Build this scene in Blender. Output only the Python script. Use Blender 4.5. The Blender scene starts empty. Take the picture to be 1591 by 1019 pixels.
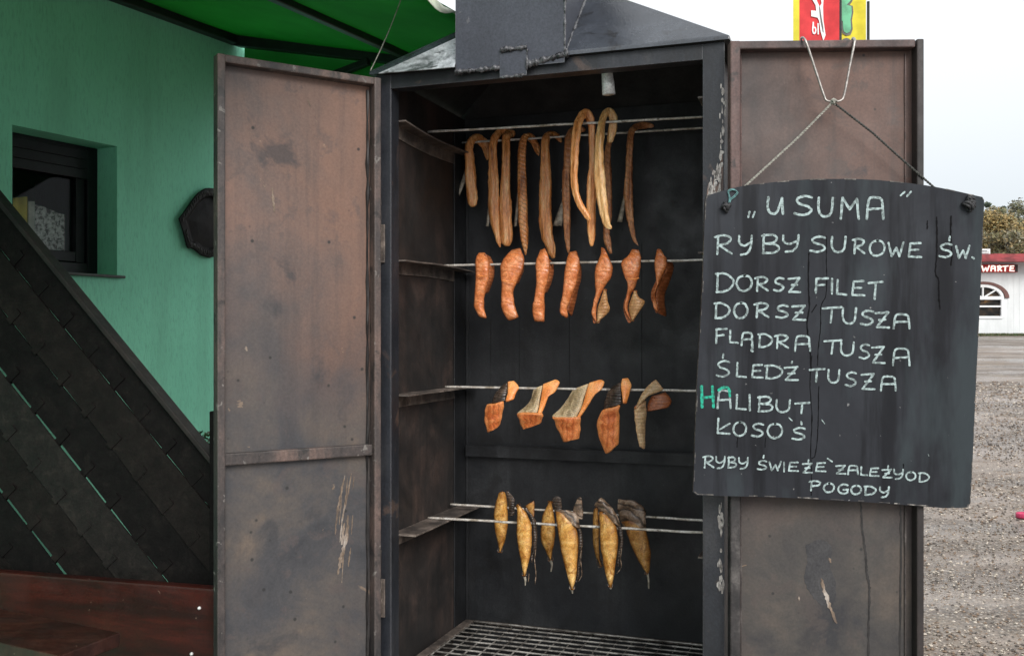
import bpy, math, random
import numpy as np
from mathutils import Vector, noise

# ------------------------------------------------------------------ camera, sky, sun, exposure
scene = bpy.context.scene
F, HX, HY, CAMZ = 1517.0, 795.5, 521.0, 1.45      # lens in photo pixels, centre column, horizon row, eye height
cam = bpy.data.cameras.new('camera')
cam_o = bpy.data.objects.new('camera', cam)
scene.collection.objects.link(cam_o)
cam_o.location = (0, 0, CAMZ)
cam_o.rotation_euler = (math.radians(90), 0, 0)
cam.sensor_width = 36
cam.lens = F / 1591 * 36
cam.shift_y = (HY - 509.5) / 1591
cam.clip_start = 0.05
cam.clip_end = 2000
scene.camera = cam_o

SUN_EL, SUN_AZ = math.radians(33), math.radians(20)   # azimuth: from straight behind the camera towards the right
world = bpy.data.worlds.new('World')
scene.world = world
world.use_nodes = True
wn, wl = world.node_tree.nodes, world.node_tree.links
sky = wn.new('ShaderNodeTexSky')
sky.sky_type = 'NISHITA'
sky.sun_disc = False
sky.sun_elevation = SUN_EL
sky.sun_rotation = math.pi - SUN_AZ
sky.air_density, sky.dust_density, sky.ozone_density = 1.0, 4.0, 1.0
hs = wn.new('ShaderNodeHueSaturation')
hs.inputs['Saturation'].default_value = 0.3
mx = wn.new('ShaderNodeMixRGB')
mx.inputs['Fac'].default_value = 0.7
mx.inputs['Color2'].default_value = (11.6, 12.0, 12.4, 1)      # closed white cloud deck
tcw = wn.new('ShaderNodeTexCoord'); sepw = wn.new('ShaderNodeSeparateXYZ'); wl.new(tcw.outputs['Generated'], sepw.inputs[0])
rw_ = wn.new('ShaderNodeValToRGB'); wl.new(sepw.outputs[2], rw_.inputs[0])
rw_.color_ramp.elements[0].position, rw_.color_ramp.elements[0].color = 0.03, (.62, .67, .70, 1)
rw_.color_ramp.elements[1].position, rw_.color_ramp.elements[1].color = 0.30, (1, 1, 1, 1)
mlw = wn.new('ShaderNodeMixRGB'); mlw.blend_type = 'MULTIPLY'; mlw.inputs['Fac'].default_value = 1
mlw.inputs['Color1'].default_value = (12.4, 12.8, 13.2, 1)
wl.new(rw_.outputs[0], mlw.inputs['Color2']); wl.new(mlw.outputs[0], mx.inputs['Color2'])
wl.new(sky.outputs[0], hs.inputs['Color'])
wl.new(hs.outputs[0], mx.inputs['Color1'])
wl.new(mx.outputs[0], wn['Background'].inputs['Color'])
wn['Background'].inputs['Strength'].default_value = 0.088

sl = bpy.data.lights.new('sun', 'SUN')
sl.energy = 1.9
sl.angle = math.radians(30)
sl.color = (1.0, 0.97, 0.92)
so = bpy.data.objects.new('sun', sl)
scene.collection.objects.link(so)
sd = Vector((math.sin(SUN_AZ) * math.cos(SUN_EL), -math.cos(SUN_AZ) * math.cos(SUN_EL), math.sin(SUN_EL)))
so.rotation_euler = (-sd).to_track_quat('-Z', 'Y').to_euler()
so.location = (3, -4, 8)

vs = scene.view_settings
vs.view_transform = 'Standard'
vs.look = 'None'
vs.exposure = 0.35
vs.gamma = 1.0
vs.use_curve_mapping = False
scene.cycles.max_bounces = 8
scene.cycles.use_denoising = True

random.seed(7)
rng = np.random.default_rng(7)
COL = scene.collection

# ------------------------------------------------------------------ helpers
def ray(px, py):
    return Vector(((px - HX) / F, 1.0, (HY - py) / F))
CAM = Vector((0, 0, CAMZ))
def at(px, py, Y):
    return CAM + ray(px, py) * Y
def on_plane(px, py, p0, n):
    d = ray(px, py)
    return CAM + d * ((p0 - CAM).dot(n) / d.dot(n))

class Frame:
    def __init__(s, o, ex, ey, ez=Vector((0, 0, 1))):
        s.o, s.ex, s.ey, s.ez = Vector(o), Vector(ex), Vector(ey), Vector(ez)
    def __call__(s, a, b, c):
        return s.o + s.ex * a + s.ey * b + s.ez * c
WORLD = Frame((0, 0, 0), (1, 0, 0), (0, 1, 0))
U, V = Vector((.9430, -.3327, 0)), Vector((.3327, .9430, 0))
CO = Vector((-.377, 2.70, 0))
CF = Frame(CO, U, V)
def cab(px, py, v):                    # a photo point on the plane v metres behind the cabinet's front
    return on_plane(px, py, CO + V * v, V)

class MB:
    def __init__(s):
        s.v, s.f, s.m = [], [], []
    def add(s, verts, faces, mi=0):
        b = len(s.v)
        s.v += [Vector(p) for p in verts]
        s.f += [tuple(i + b for i in f) for f in faces]
        s.m += [mi] * len(faces)
    def box(s, fr, a0, a1, b0, b1, c0, c1, mi=0):
        p = [fr(a, b, c) for c in (c0, c1) for b in (b0, b1) for a in (a0, a1)]
        f = [(0, 2, 3, 1), (4, 5, 7, 6), (0, 1, 5, 4), (2, 6, 7, 3), (0, 4, 6, 2), (1, 3, 7, 5)]
        if fr.ex.cross(fr.ey).dot(fr.ez) * (a1 - a0) * (b1 - b0) * (c1 - c0) < 0:
            f = [t[::-1] for t in f]
        s.add(p, f, mi)
    def prism(s, pts, off, mi=0):      # closed polygon pts pushed along off
        n = len(pts)
        pts = [Vector(p) for p in pts]
        q = [p + off for p in pts]
        s.add(pts + q, [tuple(range(n)), tuple(range(2 * n - 1, n - 1, -1))] + [(i, i + n, (i + 1) % n + n, (i + 1) % n) for i in range(n)], mi)
    def tube(s, pts, r, seg=8, flat=1.0, mi=0, cap=True, lump=0.0, up=None, hold=False):
        pts = [Vector(p) for p in pts]
        n = len(pts)
        rr = r if hasattr(r, '__len__') else [r] * n
        ring, prev = [], None
        for i, p in enumerate(pts):
            t = (pts[min(i + 1, n - 1)] - pts[max(i - 1, 0)]).normalized()
            if prev is None:
                a = up if up is not None else (Vector((0, 1, 0)) if abs(t.y) < .9 else Vector((1, 0, 0)))
            else:
                a = prev
            if hold and (up - t * up.dot(t)).length > .4: a = up
            a = (a - t * a.dot(t)).normalized()
            prev = a
            b = t.cross(a)
            for k in range(seg):
                w = 2 * math.pi * k / seg
                d = a * math.cos(w) * flat + b * math.sin(w)
                q = p + d * rr[i]
                if lump:
                    q += d.normalized() * lump * noise.noise(q * 45) + d.normalized() * lump * .6 * noise.noise(q * 120)
                ring.append(q)
        f = [(i * seg + k, i * seg + (k + 1) % seg, (i + 1) * seg + (k + 1) % seg, (i + 1) * seg + k) for i in range(n - 1) for k in range(seg)]
        if cap:
            f += [tuple(range(seg))[::-1], tuple(range((n - 1) * seg, n * seg))]
        s.add(ring, f, mi)
    def grid(s, P, mi=0, mf=None):     # P: rows of points
        r, c = len(P), len(P[0])
        b = len(s.v)
        s.v += [Vector(p) for row in P for p in row]
        for i in range(r - 1):
            for j in range(c - 1):
                s.f.append((b + i * c + j, b + (i + 1) * c + j, b + (i + 1) * c + j + 1, b + i * c + j + 1))
                s.m.append(mf(i, j) if mf else mi)
    def build(s, name, mats, parent=None, origin=None, smooth=False, bevel=0, solid=None, subsurf=0, seg=2, recalc=False):
        loc = Vector(origin) if origin is not None else (Vector(parent_loc(parent)) if parent else Vector((0, 0, 0)))
        me = bpy.data.meshes.new(name)
        me.from_pydata([tuple(p - loc) for p in s.v], [], s.f)
        for m in (mats if isinstance(mats, (list, tuple)) else [mats]):
            me.materials.append(m)
        me.polygons.foreach_set('material_index', s.m)
        me.polygons.foreach_set('use_smooth', [smooth] * len(s.f))
        me.update()
        if recalc:
            import bmesh
            bm = bmesh.new(); bm.from_mesh(me)
            bmesh.ops.recalc_face_normals(bm, faces=bm.faces); bm.to_mesh(me); bm.free()
        o = bpy.data.objects.new(name, me)
        COL.objects.link(o)
        if parent:
            o.parent = parent
            o.location = loc - Vector(parent_loc(parent))
        else:
            o.location = loc
        if solid:
            md = o.modifiers.new('solid', 'SOLIDIFY')
            md.thickness, md.offset = solid[0], -1
            md.use_even_offset = False
            if len(solid) > 1:
                md.material_offset, md.material_offset_rim = solid[1], solid[2]
        if subsurf:
            md = o.modifiers.new('sub', 'SUBSURF')
            md.levels = md.render_levels = subsurf
        if bevel:
            md = o.modifiers.new('bevel', 'BEVEL')
            md.width, md.segments, md.limit_method = bevel, seg, 'ANGLE'
            md.angle_limit = math.radians(40)
        return o
def parent_loc(p):
    l = Vector(p.location)
    while p.parent:
        p = p.parent
        l += p.location
    return l
def tag(o, label=None, cat=None, group=None, kind=None):
    if label: o['label'] = label
    if cat: o['category'] = cat
    if group: o['group'] = group
    if kind: o['kind'] = kind
    return o
def thing(name, label, cat, loc, group=None):
    o = bpy.data.objects.new(name, None)
    o.location = loc
    o.empty_display_size = .05
    COL.objects.link(o)
    return tag(o, label, cat, group)
def smoothline(pts, n=6):              # Catmull-Rom through tuples
    P = [np.array(p, float) for p in pts]
    if len(P) < 3:
        return [tuple(P[0] + (P[-1] - P[0]) * k / n) for k in range(n + 1)]
    P = [2 * P[0] - P[1]] + P + [2 * P[-1] - P[-2]]
    out = []
    for i in range(1, len(P) - 2):
        a, b, c, d = P[i - 1], P[i], P[i + 1], P[i + 2]
        for k in range(n):
            t = k / n
            out.append(tuple(.5 * (2 * b + (c - a) * t + (2 * a - 5 * b + 4 * c - d) * t * t + (3 * b - a - 3 * c + d) * t ** 3)))
    out.append(tuple(P[-2]))
    return out

# ------------------------------------------------------------------ materials
def mat(name):
    m = bpy.data.materials.new(name)
    m.use_nodes = True
    nt = m.node_tree
    return m, nt, nt.nodes['Principled BSDF']
def N(nt, t, **kw):
    n = nt.nodes.new(t)
    for k, v in kw.items():
        if hasattr(n, k): setattr(n, k, v)
        else: n.inputs[k].default_value = v
    return n
def ramp(nt, src, stops):
    r = nt.nodes.new('ShaderNodeValToRGB')
    e = r.color_ramp.elements
    while len(e) < len(stops): e.new(.5)
    for el, (p, c) in zip(e, stops):
        el.position = p
        el.color = (*c, 1) if hasattr(c, '__len__') else (c, c, c, 1)
    nt.links.new(src, r.inputs[0])
    return r
def nramp(nt, src, stops, k=.5):        # the same for a noise, whose values crowd round one half
    return ramp(nt, src, [(.5 + (p - .5) * k, c) for p, c in stops])
def coords(nt, scale=(1, 1, 1)):
    tc = nt.nodes.new('ShaderNodeTexCoord')
    mp = nt.nodes.new('ShaderNodeMapping')
    mp.inputs['Scale'].default_value = scale
    nt.links.new(tc.outputs['Object'], mp.inputs['Vector'])
    return mp.outputs[0]
def nz(nt, vec, scale, detail=6, rough=.6, dist=0):
    n = N(nt, 'ShaderNodeTexNoise', Scale=scale, Detail=detail, Roughness=rough, Distortion=dist)
    nt.links.new(vec, n.inputs['Vector'])
    return n.outputs['Fac']
def mixc(nt, fac, a, b):
    m = nt.nodes.new('ShaderNodeMixRGB')
    for s, i in ((fac, 0), (a, 1), (b, 2)):
        if hasattr(s, 'links'): nt.links.new(s, m.inputs[i])
        elif hasattr(s, '__len__'): m.inputs[i].default_value = (*s, 1)
        else: m.inputs[i].default_value = s
    return m.outputs[0]
def bump(nt, bsdf, h, strength, dist=.002):
    b = N(nt, 'ShaderNodeBump', Strength=strength, Distance=dist)
    nt.links.new(h, b.inputs['Height'])
    nt.links.new(b.outputs[0], bsdf.inputs['Normal'])

def worn(name, stops, scale=4, stretch=(1, 1, 1), rough=(.45, .75), bumps=.3, spots=None, streaks=None, grad=None, metallic=0.0, spec=.5, fine=.25, pits=None, edge=None, warm=None):
    """weathered sheet: a broad noise through colour stops, streaks, spots, a noisy height band, fine grain"""
    m, nt, b = mat(name)
    c = coords(nt, stretch)
    base = nz(nt, c, scale, 8, .65, .3)
    col = nramp(nt, base, stops).outputs[0]
    if grad:                            # (z0, z1, stops): another coat of colours below, with a ragged border
        c0 = coords(nt)
        sep = nt.nodes.new('ShaderNodeSeparateXYZ'); nt.links.new(c0, sep.inputs[0])
        ad = N(nt, 'ShaderNodeMath', operation='MULTIPLY_ADD')
        nt.links.new(nz(nt, c0, 3.5, 6, .6), ad.inputs[0]); ad.inputs[1].default_value = grad[3] if len(grad) > 3 else .5
        nt.links.new(sep.outputs[2], ad.inputs[2])
        mr = N(nt, 'ShaderNodeMapRange'); nt.links.new(ad.outputs[0], mr.inputs[0])
        mr.inputs[1].default_value, mr.inputs[2].default_value = grad[0], grad[1]
        low = nramp(nt, nz(nt, c0, scale * 1.6, 8, .65, .4), grad[2]).outputs[0]
        col = mixc(nt, mr.outputs[0], low, col)
    if warm:                            # heat bloomed rust over one side of the sheet
        tg = nt.nodes.new('ShaderNodeTexCoord'); sg_ = nt.nodes.new('ShaderNodeSeparateXYZ'); nt.links.new(tg.outputs['Generated'], sg_.inputs[0])
        mw = N(nt, 'ShaderNodeMath', operation='MULTIPLY_ADD'); nt.links.new(nz(nt, coords(nt), 2.6, 6, .6, .4), mw.inputs[0]); mw.inputs[1].default_value = 1.4; nt.links.new(sg_.outputs[0], mw.inputs[2])
        mrw = N(nt, 'ShaderNodeMapRange'); nt.links.new(mw.outputs[0], mrw.inputs[0]); mrw.inputs[1].default_value, mrw.inputs[2].default_value, mrw.inputs[4].default_value = warm[1], warm[2], warm[3]
        mg = N(nt, 'ShaderNodeMath', operation='MULTIPLY'); nt.links.new(mrw.outputs[0], mg.inputs[0]); nt.links.new(mr.outputs[0], mg.inputs[1])
        col = mixc(nt, mg.outputs[0], col, warm[0])
    if streaks:
        cs = coords(nt, (1, 1, .05))
        s = ramp(nt, nz(nt, cs, streaks[2] if len(streaks) > 2 else 40, 4, .7), [(.48, 0.0), (.66, streaks[1])]).outputs[0]
        col = mixc(nt, s, col, streaks[0])
    for sp in (spots or []):
        s = ramp(nt, nz(nt, coords(nt), sp[2], 7, .6, .5), [(.5 + (sp[1] - .5) * .8, 0.0), (.5 + (sp[1] - .5) * .8 + sp[3], sp[4])]).outputs[0]
        col = mixc(nt, s, col, sp[0])
    if pits:
        vo = N(nt, 'ShaderNodeTexVoronoi', Scale=pits[1]); nt.links.new(coords(nt), vo.inputs['Vector'])
        s = ramp(nt, vo.outputs['Distance'], [(pits[2], .9), (pits[2] + .05, 0.0)]).outputs[0]
        col = mixc(nt, s, col, pits[0])
    if edge:                            # rubbed arrises
        bv = N(nt, 'ShaderNodeBevel', samples=4); bv.inputs['Radius'].default_value = edge[1]
        ge = nt.nodes.new('ShaderNodeNewGeometry')
        dt = N(nt, 'ShaderNodeVectorMath', operation='DOT_PRODUCT'); nt.links.new(bv.outputs[0], dt.inputs[0]); nt.links.new(ge.outputs['Normal'], dt.inputs[1])
        ma = N(nt, 'ShaderNodeMath', operation='MULTIPLY_ADD'); nt.links.new(nz(nt, coords(nt), 40, 6, .7), ma.inputs[0]); ma.inputs[1].default_value = .22; nt.links.new(dt.outputs['Value'], ma.inputs[2])
        col = mixc(nt, ramp(nt, ma.outputs[0], [(.97, .85), (1.06, 0.0)]).outputs[0], col, edge[0])
    g = nz(nt, coords(nt), 160, 5, .7)
    gr = nramp(nt, g, [(.2, 1 - fine), (.8, 1 + fine)]).outputs[0]
    mu = nt.nodes.new('ShaderNodeMixRGB'); mu.blend_type = 'MULTIPLY'; mu.inputs[0].default_value = 1
    nt.links.new(col, mu.inputs[1]); nt.links.new(gr, mu.inputs[2])
    nt.links.new(mu.outputs[0], b.inputs['Base Color'])
    r = ramp(nt, nz(nt, coords(nt), scale * 2.2, 6, .6), [(.3, rough[0]), (.7, rough[1])]).outputs[0]
    nt.links.new(r, b.inputs['Roughness'])
    b.inputs['Metallic'].default_value = metallic
    b.inputs['Specular IOR Level'].default_value = spec
    if bumps:
        ad = N(nt, 'ShaderNodeMath', operation='MULTIPLY_ADD')
        nt.links.new(g, ad.inputs[0]); ad.inputs[1].default_value = .35; nt.links.new(base, ad.inputs[2])
        bump(nt, b, ad.outputs[0], bumps, .004)
    return m
def plain(name, col, rough=.6, var=.15, scale=30, spec=.5, metallic=0, bumps=.1):
    m, nt, b = mat(name)
    f = nz(nt, coords(nt), scale, 6, .6)
    c = nramp(nt, f, [(.3, tuple(x * (1 - var) for x in col)), (.7, tuple(min(1, x * (1 + var)) for x in col))]).outputs[0]
    nt.links.new(c, b.inputs['Base Color'])
    b.inputs['Roughness'].default_value = rough
    b.inputs['Specular IOR Level'].default_value = spec
    b.inputs['Metallic'].default_value = metallic
    if bumps: bump(nt, b, f, bumps, .002)
    return m

M = {}
SOOT, DKG = (.012, .012, .014), (.035, .036, .042)
M['frame'] = worn('painted_frame_steel', edge=((.15, .15, .165), .004), stops=[(.25, (.012, .0135, .017)), (.55, (.0225, .025, .032)), (.85, (.046, .046, .050))], scale=5, stretch=(1, 1, .4), rough=(.35, .6), bumps=.35,
                  spots=[((.10, .065, .05), .64, 9, .06, .6)], streaks=((.015, .015, .017), .6))
M['hood'] = worn('glossy_hood_steel', [(.25, (.022, .026, .034)), (.55, (.036, .042, .054)), (.85, (.058, .065, .08))], 5, (1, 1, 1), (.12, .34), .3,
                 spots=[((.008, .008, .009), .60, 7, .05, .85), ((.16, .16, .15), .74, 40, .03, .7)], spec=1.0)
M['chimney'] = worn('chimney_steel', edge=((.16, .165, .18), .004), stops=[(.25, (.038, .042, .055)), (.55, (.050, .055, .072)), (.85, (.066, .071, .09))], scale=3, stretch=(1, 1, .6), rough=(.4, .6), bumps=.25,
                    spots=[((.15, .15, .16), .72, 26, .03, .5)])
M['weld'] = worn('weld_metal', [(.3, (.012, .012, .014)), (.7, (.14, .14, .15))], 60, (1, 1, 1), (.15, .4), .6, metallic=.2)
M['door_up'] = worn('rusty_door_sheet', warm=((.225, .122, .085), 1.0, 1.6, .8), stops=[(.2, (.042, .040, .043)), (.45, (.086, .073, .072)), (.6, (.13, .092, .081)), (.85, (.20, .115, .087))], scale=1.9, stretch=(1, 1, .55), rough=(.5, .75), bumps=.12, fine=.12,
                    grad=(1.42, 1.85, [(.2, (.028, .030, .036)), (.45, (.056, .055, .060)), (.65, (.088, .076, .070)), (.85, (.13, .10, .08))], .5),
                    spots=[((.05, .052, .06), .60, 2.6, .12, .75), ((.04, .04, .045), .62, 6, .08, .7), ((.09, .07, .066), .60, 15, .06, .45), ((.42, .29, .19), .74, 21, .02, .35)], streaks=((.06, .05, .05), .35, 22), pits=((.02, .02, .02), 17, .05))
M['door_right'] = worn('rusty_door_sheet_dark', warm=((.15, .078, .058), .8, 1.4, .6), stops=[(.25, (.052, .040, .038)), (.48, (.098, .068, .060)), (.66, (.14, .088, .073)), (.85, (.125, .096, .086))], scale=2.4, stretch=(1, 1, .6), rough=(.5, .75), bumps=.12, fine=.12,
                       grad=(1.2, 1.75, [(.2, (.026, .026, .030)), (.5, (.058, .052, .048)), (.8, (.098, .078, .064))], .5),
                       spots=[((.03, .03, .035), .63, 6, .08, .75), ((.07, .055, .05), .58, 14, .07, .5)], streaks=((.05, .042, .04), .4, 24), pits=((.02, .02, .02), 19, .045))
M['rim'] = worn('rusty_rim', edge=((.24, .20, .175), .004), stops=[(.2, (.026, .025, .027)), (.5, (.066, .053, .050)), (.75, (.15, .10, .085)), (.9, (.22, .18, .16))], scale=7, stretch=(1, 1, .35), rough=(.45, .7), bumps=.4,
                spots=[((.30, .28, .26), .66, 34, .03, .5), ((.02, .02, .02), .6, 18, .06, .7)])
M['rim_right'] = worn('rusty_rim_brown', edge=((.16, .12, .105), .003), stops=[(.25, (.05, .033, .032)), (.55, (.095, .055, .05)), (.85, (.16, .10, .088))], scale=7, stretch=(1, 1, .35), rough=(.45, .7), bumps=.4, grad=(1.55, 1.95, [(.3, (.016, .015, .016)), (.55, (.038, .034, .034)), (.8, (.11, .10, .095))], .3),
                      spots=[((.02, .02, .02), .6, 18, .06, .7)])
M['flake'] = worn('peeling_paint', [(.3, (.20, .18, .17)), (.7, (.42, .40, .38))], 60, (1, 1, 1), (.5, .7), .5)
M['stile_rust'] = worn('rust_patch', [(.3, (.05, .032, .028)), (.6, (.13, .085, .07)), (.85, (.26, .2, .17))], 22, (1, 1, .3), (.5, .8), .5)
M['inner'] = worn('sooty_side_sheet', [(.2, (.006, .0058, .006)), (.45, (.015, .0125, .0115)), (.65, (.036, .024, .021)), (.9, (.075, .042, .035))], 3.0, (1, 1, .5), (.5, .8), .35,
                  grad=(1.75, 2.15, [(.3, (.014, .0125, .0125)), (.55, (.03, .023, .021)), (.75, (.058, .039, .033))], .4), streaks=((.012, .012, .012), .6, 22))
M['back'] = worn('sooty_back_sheet', [(.15, (.004, .0044, .0054)), (.45, (.0115, .0128, .0155)), (.62, (.0175, .0188, .0215)), (.9, (.031, .0325, .0355))], 5, (1, 1, .7), (.4, .7), .3,
                 spots=[((.008, .008, .009), .6, 8, .05, .7), ((.10, .10, .10), .775, 40, .012, .7)], streaks=((.007, .007, .008), .6, 14))
M['soot'] = worn('thick_soot', [(.3, (.007, .007, .008)), (.7, (.016, .016, .018))], 6, (1, 1, 1), (.6, .9), .4)
M['bracket'] = worn('bracket_steel', edge=((.26, .22, .19), .003), stops=[(.3, (.05, .042, .038)), (.6, (.13, .105, .09)), (.85, (.26, .21, .18))], scale=14, stretch=(1, 1, 1), rough=(.4, .7), bumps=.4)
M['rod'] = worn('bright_rod', [(.3, (.34, .29, .23)), (.6, (.62, .58, .53)), (.85, (.75, .73, .70))], 24, (1, 1, 1), (.25, .45), .3, metallic=.15, spots=[((.12, .09, .07), .62, 35, .05, .8)])
M['grate'] = worn('greasy_grate_wire', [(.3, (.10, .09, .08)), (.7, (.42, .40, .37))], 18, (1, 1, 1), (.25, .5), .3, metallic=.2)
M['tin'] = worn('bright_tin', [(.3, (.7, .71, .71)), (.7, (.92, .93, .92))], 30, (1, 1, 1), (.2, .35), .3, metallic=.1)
M['wire'] = plain('hook_wire', (.34, .31, .29), .35, .3, 60, .5, .6)
M['rope'] = plain('weathered_rope', (.33, .32, .28), .9, .3, 160)
M['rope_dark'] = plain('dark_rope', (.06, .06, .055), .9, .4, 160)
M['twine'] = plain('green_twine', (.12, .26, .26), .85, .3, 160)
M['knot'] = plain('black_knot', (.022, .022, .024), .6, .5, 160)

# chalkboard: scuffed slate paint
m, nt, b = mat('board_paint')
c = coords(nt)
col = ramp(nt, nz(nt, c, 2.2, 8, .6, .4), [(.36, (.017, .0182, .0225)), (.5, (.0255, .0275, .0335)), (.64, (.038, .042, .050))]).outputs[0]
col = mixc(nt, ramp(nt, nz(nt, coords(nt, (1, 1, .09)), 13, 5, .65), [(.5, 0.0), (.62, .75)]).outputs[0], col, (.010, .0105, .0128))
col = mixc(nt, ramp(nt, nz(nt, coords(nt, (1, 1, .25)), 5, 5, .65), [(.50, 0.0), (.62, .6)]).outputs[0], col, (.044, .057, .063))
col = mixc(nt, ramp(nt, nz(nt, c, 55, 4, .6), [(.70, 0.0), (.72, .8)]).outputs[0], col, (.25, .25, .25))
nt.links.new(col, b.inputs['Base Color'])
nt.links.new(ramp(nt, nz(nt, coords(nt, (1, 1, .15)), 14, 5, .6), [(.35, .5), (.7, .75)]).outputs[0], b.inputs['Roughness'])
b.inputs['Specular IOR Level'].default_value = .14
bump(nt, b, nz(nt, coords(nt, (1, 1, .2)), 90, 5, .6), .12, .002)
M['board'] = m
M['rim_edge'] = worn('dark_rim', edge=((.09, .065, .06), .003), stops=[(.25, (.014, .012, .012)), (.55, (.032, .024, .023)), (.85, (.075, .05, .045))], scale=8, stretch=(1, 1, .3), rough=(.45, .7), bumps=.4)
M['board_edge'] = worn('worn_board_edge', [(.35, (.03, .03, .033)), (.6, (.10, .09, .08)), (.8, (.28, .26, .24))], 40, (1, 1, 1), (.5, .8), .4)
def chalk(name, col):
    m, nt, b = mat(name)
    f = ramp(nt, nz(nt, coords(nt), 95, 5, .75), [(.42, 0.0), (.56, 1.0)]).outputs[0]
    nt.links.new(mixc(nt, f, tuple(x * .30 + .015 for x in col), col), b.inputs['Base Color'])
    b.inputs['Roughness'].default_value = .9
    return m
M['chalk'] = chalk('white_chalk', (.40, .50, .50))
M['chalk_green'] = chalk('green_chalk', (.02, .40, .27))
M['drip'] = plain('wet_drip', (.004, .004, .005), .6, .4, 40, .08)
M['scrape'] = worn('scraped_paint', [(.2, (.085, .062, .05)), (.5, (.20, .145, .105)), (.8, (.40, .35, .31))], 38, (1, 1, .3), (.6, .8), .3)
M['crack'] = plain('dark_run', (.02, .018, .018), .5, .4, 40)
M['graystain'] = worn('grey_soot_patch', [(.2, (.024, .024, .028)), (.8, (.052, .050, .052))], 14, (1, 1, 1), (.5, .7), .3)

# fish
def edgefac(nt, v):
    mr = N(nt, 'ShaderNodeMapRange'); nt.links.new(v, mr.inputs[0])
    mr.inputs[1].default_value, mr.inputs[2].default_value = .88, 1.35
    mr.inputs[4].default_value = .9
    return mr.outputs[0]
def fleshmat(name, dark, mid, light, wave=0, wscale=60, rough=.42, blot=None, dirn='Z', wdist=3.0, stretch=(1, 1, 1), edge=None, nscale=22):
    m, nt, b = mat(name)
    c = coords(nt, stretch)
    f = nz(nt, c, nscale, 8, .65, .6)
    col = nramp(nt, f, [(.12, dark), (.45, mid), (.85, light)], .6).outputs[0]
    h = f
    if wave:
        w = N(nt, 'ShaderNodeTexWave', wave_type='BANDS', bands_direction=dirn, Scale=wscale, Distortion=wdist)
        w.inputs['Detail'].default_value = 3
        w.inputs['Detail Scale'].default_value = 1.2
        nt.links.new(coords(nt, (.55, .55, 1)), w.inputs['Vector'])
        r = ramp(nt, w.outputs['Fac'], [(.05, wave), (.4, 0.0)]).outputs[0]
        col = mixc(nt, r, col, dark)
        ad = N(nt, 'ShaderNodeMath', operation='MULTIPLY_ADD')
        nt.links.new(w.outputs['Fac'], ad.inputs[0]); ad.inputs[1].default_value = .35; nt.links.new(f, ad.inputs[2])
        h = ad.outputs[0]
    if blot:
        s = ramp(nt, nz(nt, c, 38, 7, .68, .9), [(.49, 0.0), (.62, .85)]).outputs[0]
        col = mixc(nt, s, col, blot)
    if edge:                            # the thin outer margin smokes browner
        at_ = nt.nodes.new('ShaderNodeAttribute'); at_.attribute_name = 'edge'
        ad2 = N(nt, 'ShaderNodeMath', operation='MULTIPLY_ADD')
        nt.links.new(nz(nt, coords(nt), 26, 5, .65), ad2.inputs[0]); ad2.inputs[1].default_value = .8; nt.links.new(at_.outputs['Fac'], ad2.inputs[2])
        col = mixc(nt, edgefac(nt, ad2.outputs[0]), col, edge)
    fi = nramp(nt, nz(nt, c, 260, 4, .7), [(.2, .72), (.8, 1.25)]).outputs[0]
    mu = nt.nodes.new('ShaderNodeMixRGB'); mu.blend_type = 'MULTIPLY'; mu.inputs[0].default_value = 1
    nt.links.new(col, mu.inputs[1]); nt.links.new(fi, mu.inputs[2])
    nt.links.new(mu.outputs[0], b.inputs['Base Color'])
    nt.links.new(ramp(nt, nz(nt, c, 45, 5, .6), [(.3, rough - .14), (.7, rough + .2)]).outputs[0], b.inputs['Roughness'])
    b.inputs['Subsurface Weight'].default_value = .12
    b.inputs['Subsurface Radius'].default_value = (.012, .005, .002)
    b.inputs['Subsurface Scale'].default_value = .5
    bump(nt, b, h, .55, .004)
    return m
M['salmon'] = fleshmat('smoked_salmon_flesh', (.40, .10, .028), (.74, .235, .075), (.95, .45, .22), .28, 34, .30, dirn='DIAGONAL', wdist=7, edge=(.34, .10, .03), nscale=30)
M['salmon_dark'] = fleshmat('smoked_salmon_underside', (.16, .045, .016), (.36, .11, .038), (.58, .22, .09), .3, 30, .36)
M['slab'] = fleshmat('smoked_slab_flesh', (.34, .065, .016), (.68, .18, .048), (.90, .36, .13), .5, 34, .30, dirn='X', wdist=5, edge=(.78, .30, .10), nscale=34)
M['slabcut'] = fleshmat('smoked_slab_cut_side', (.62, .16, .03), (.95, .34, .09), (1.0, .52, .20), 0, 0, .36)
M['tanskin'] = fleshmat('tan_fish_skin', (.28, .16, .08), (.58, .39, .21), (.80, .60, .38), .35, 30, .34, edge=(.75, .48, .26))
M['twist'] = fleshmat('turned_fillet_end', (.30, .12, .045), (.62, .33, .14), (.86, .58, .32), .3, 34, .32, edge=(.5, .26, .1))
M['scale'] = fleshmat('silver_scaled_skin', (.10, .072, .038), (.36, .265, .145), (.74, .58, .36), .4, 80, .26, dirn='DIAGONAL', wdist=5, edge=(.75, .58, .36), stretch=(1.5, 1.5, .6), nscale=40)
M['darkskin'] = fleshmat('dark_fish_skin', (.010, .008, .007), (.05, .036, .028), (.16, .11, .08), .45, 40, .28, wdist=6)
M['strip'] = fleshmat('smoked_strip_flesh', (.20, .065, .02), (.80, .31, .095), (1.0, .62, .29), 0, 0, .25, stretch=(2.6, 2.6, .3), nscale=36)
M['strip_ribbed'] = fleshmat('smoked_ribbed_strip', (.26, .085, .025), (.76, .285, .085), (1.0, .56, .24), .5, 46, .28, dirn='DIAGONAL', wdist=2, stretch=(1.6, 1.6, .5), nscale=30)
M['strip_pale'] = fleshmat('smoked_pale_strip', (.30, .13, .035), (.74, .40, .15), (1.0, .74, .40), 0, 0, .24, stretch=(2.6, 2.6, .3), nscale=36)
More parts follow.
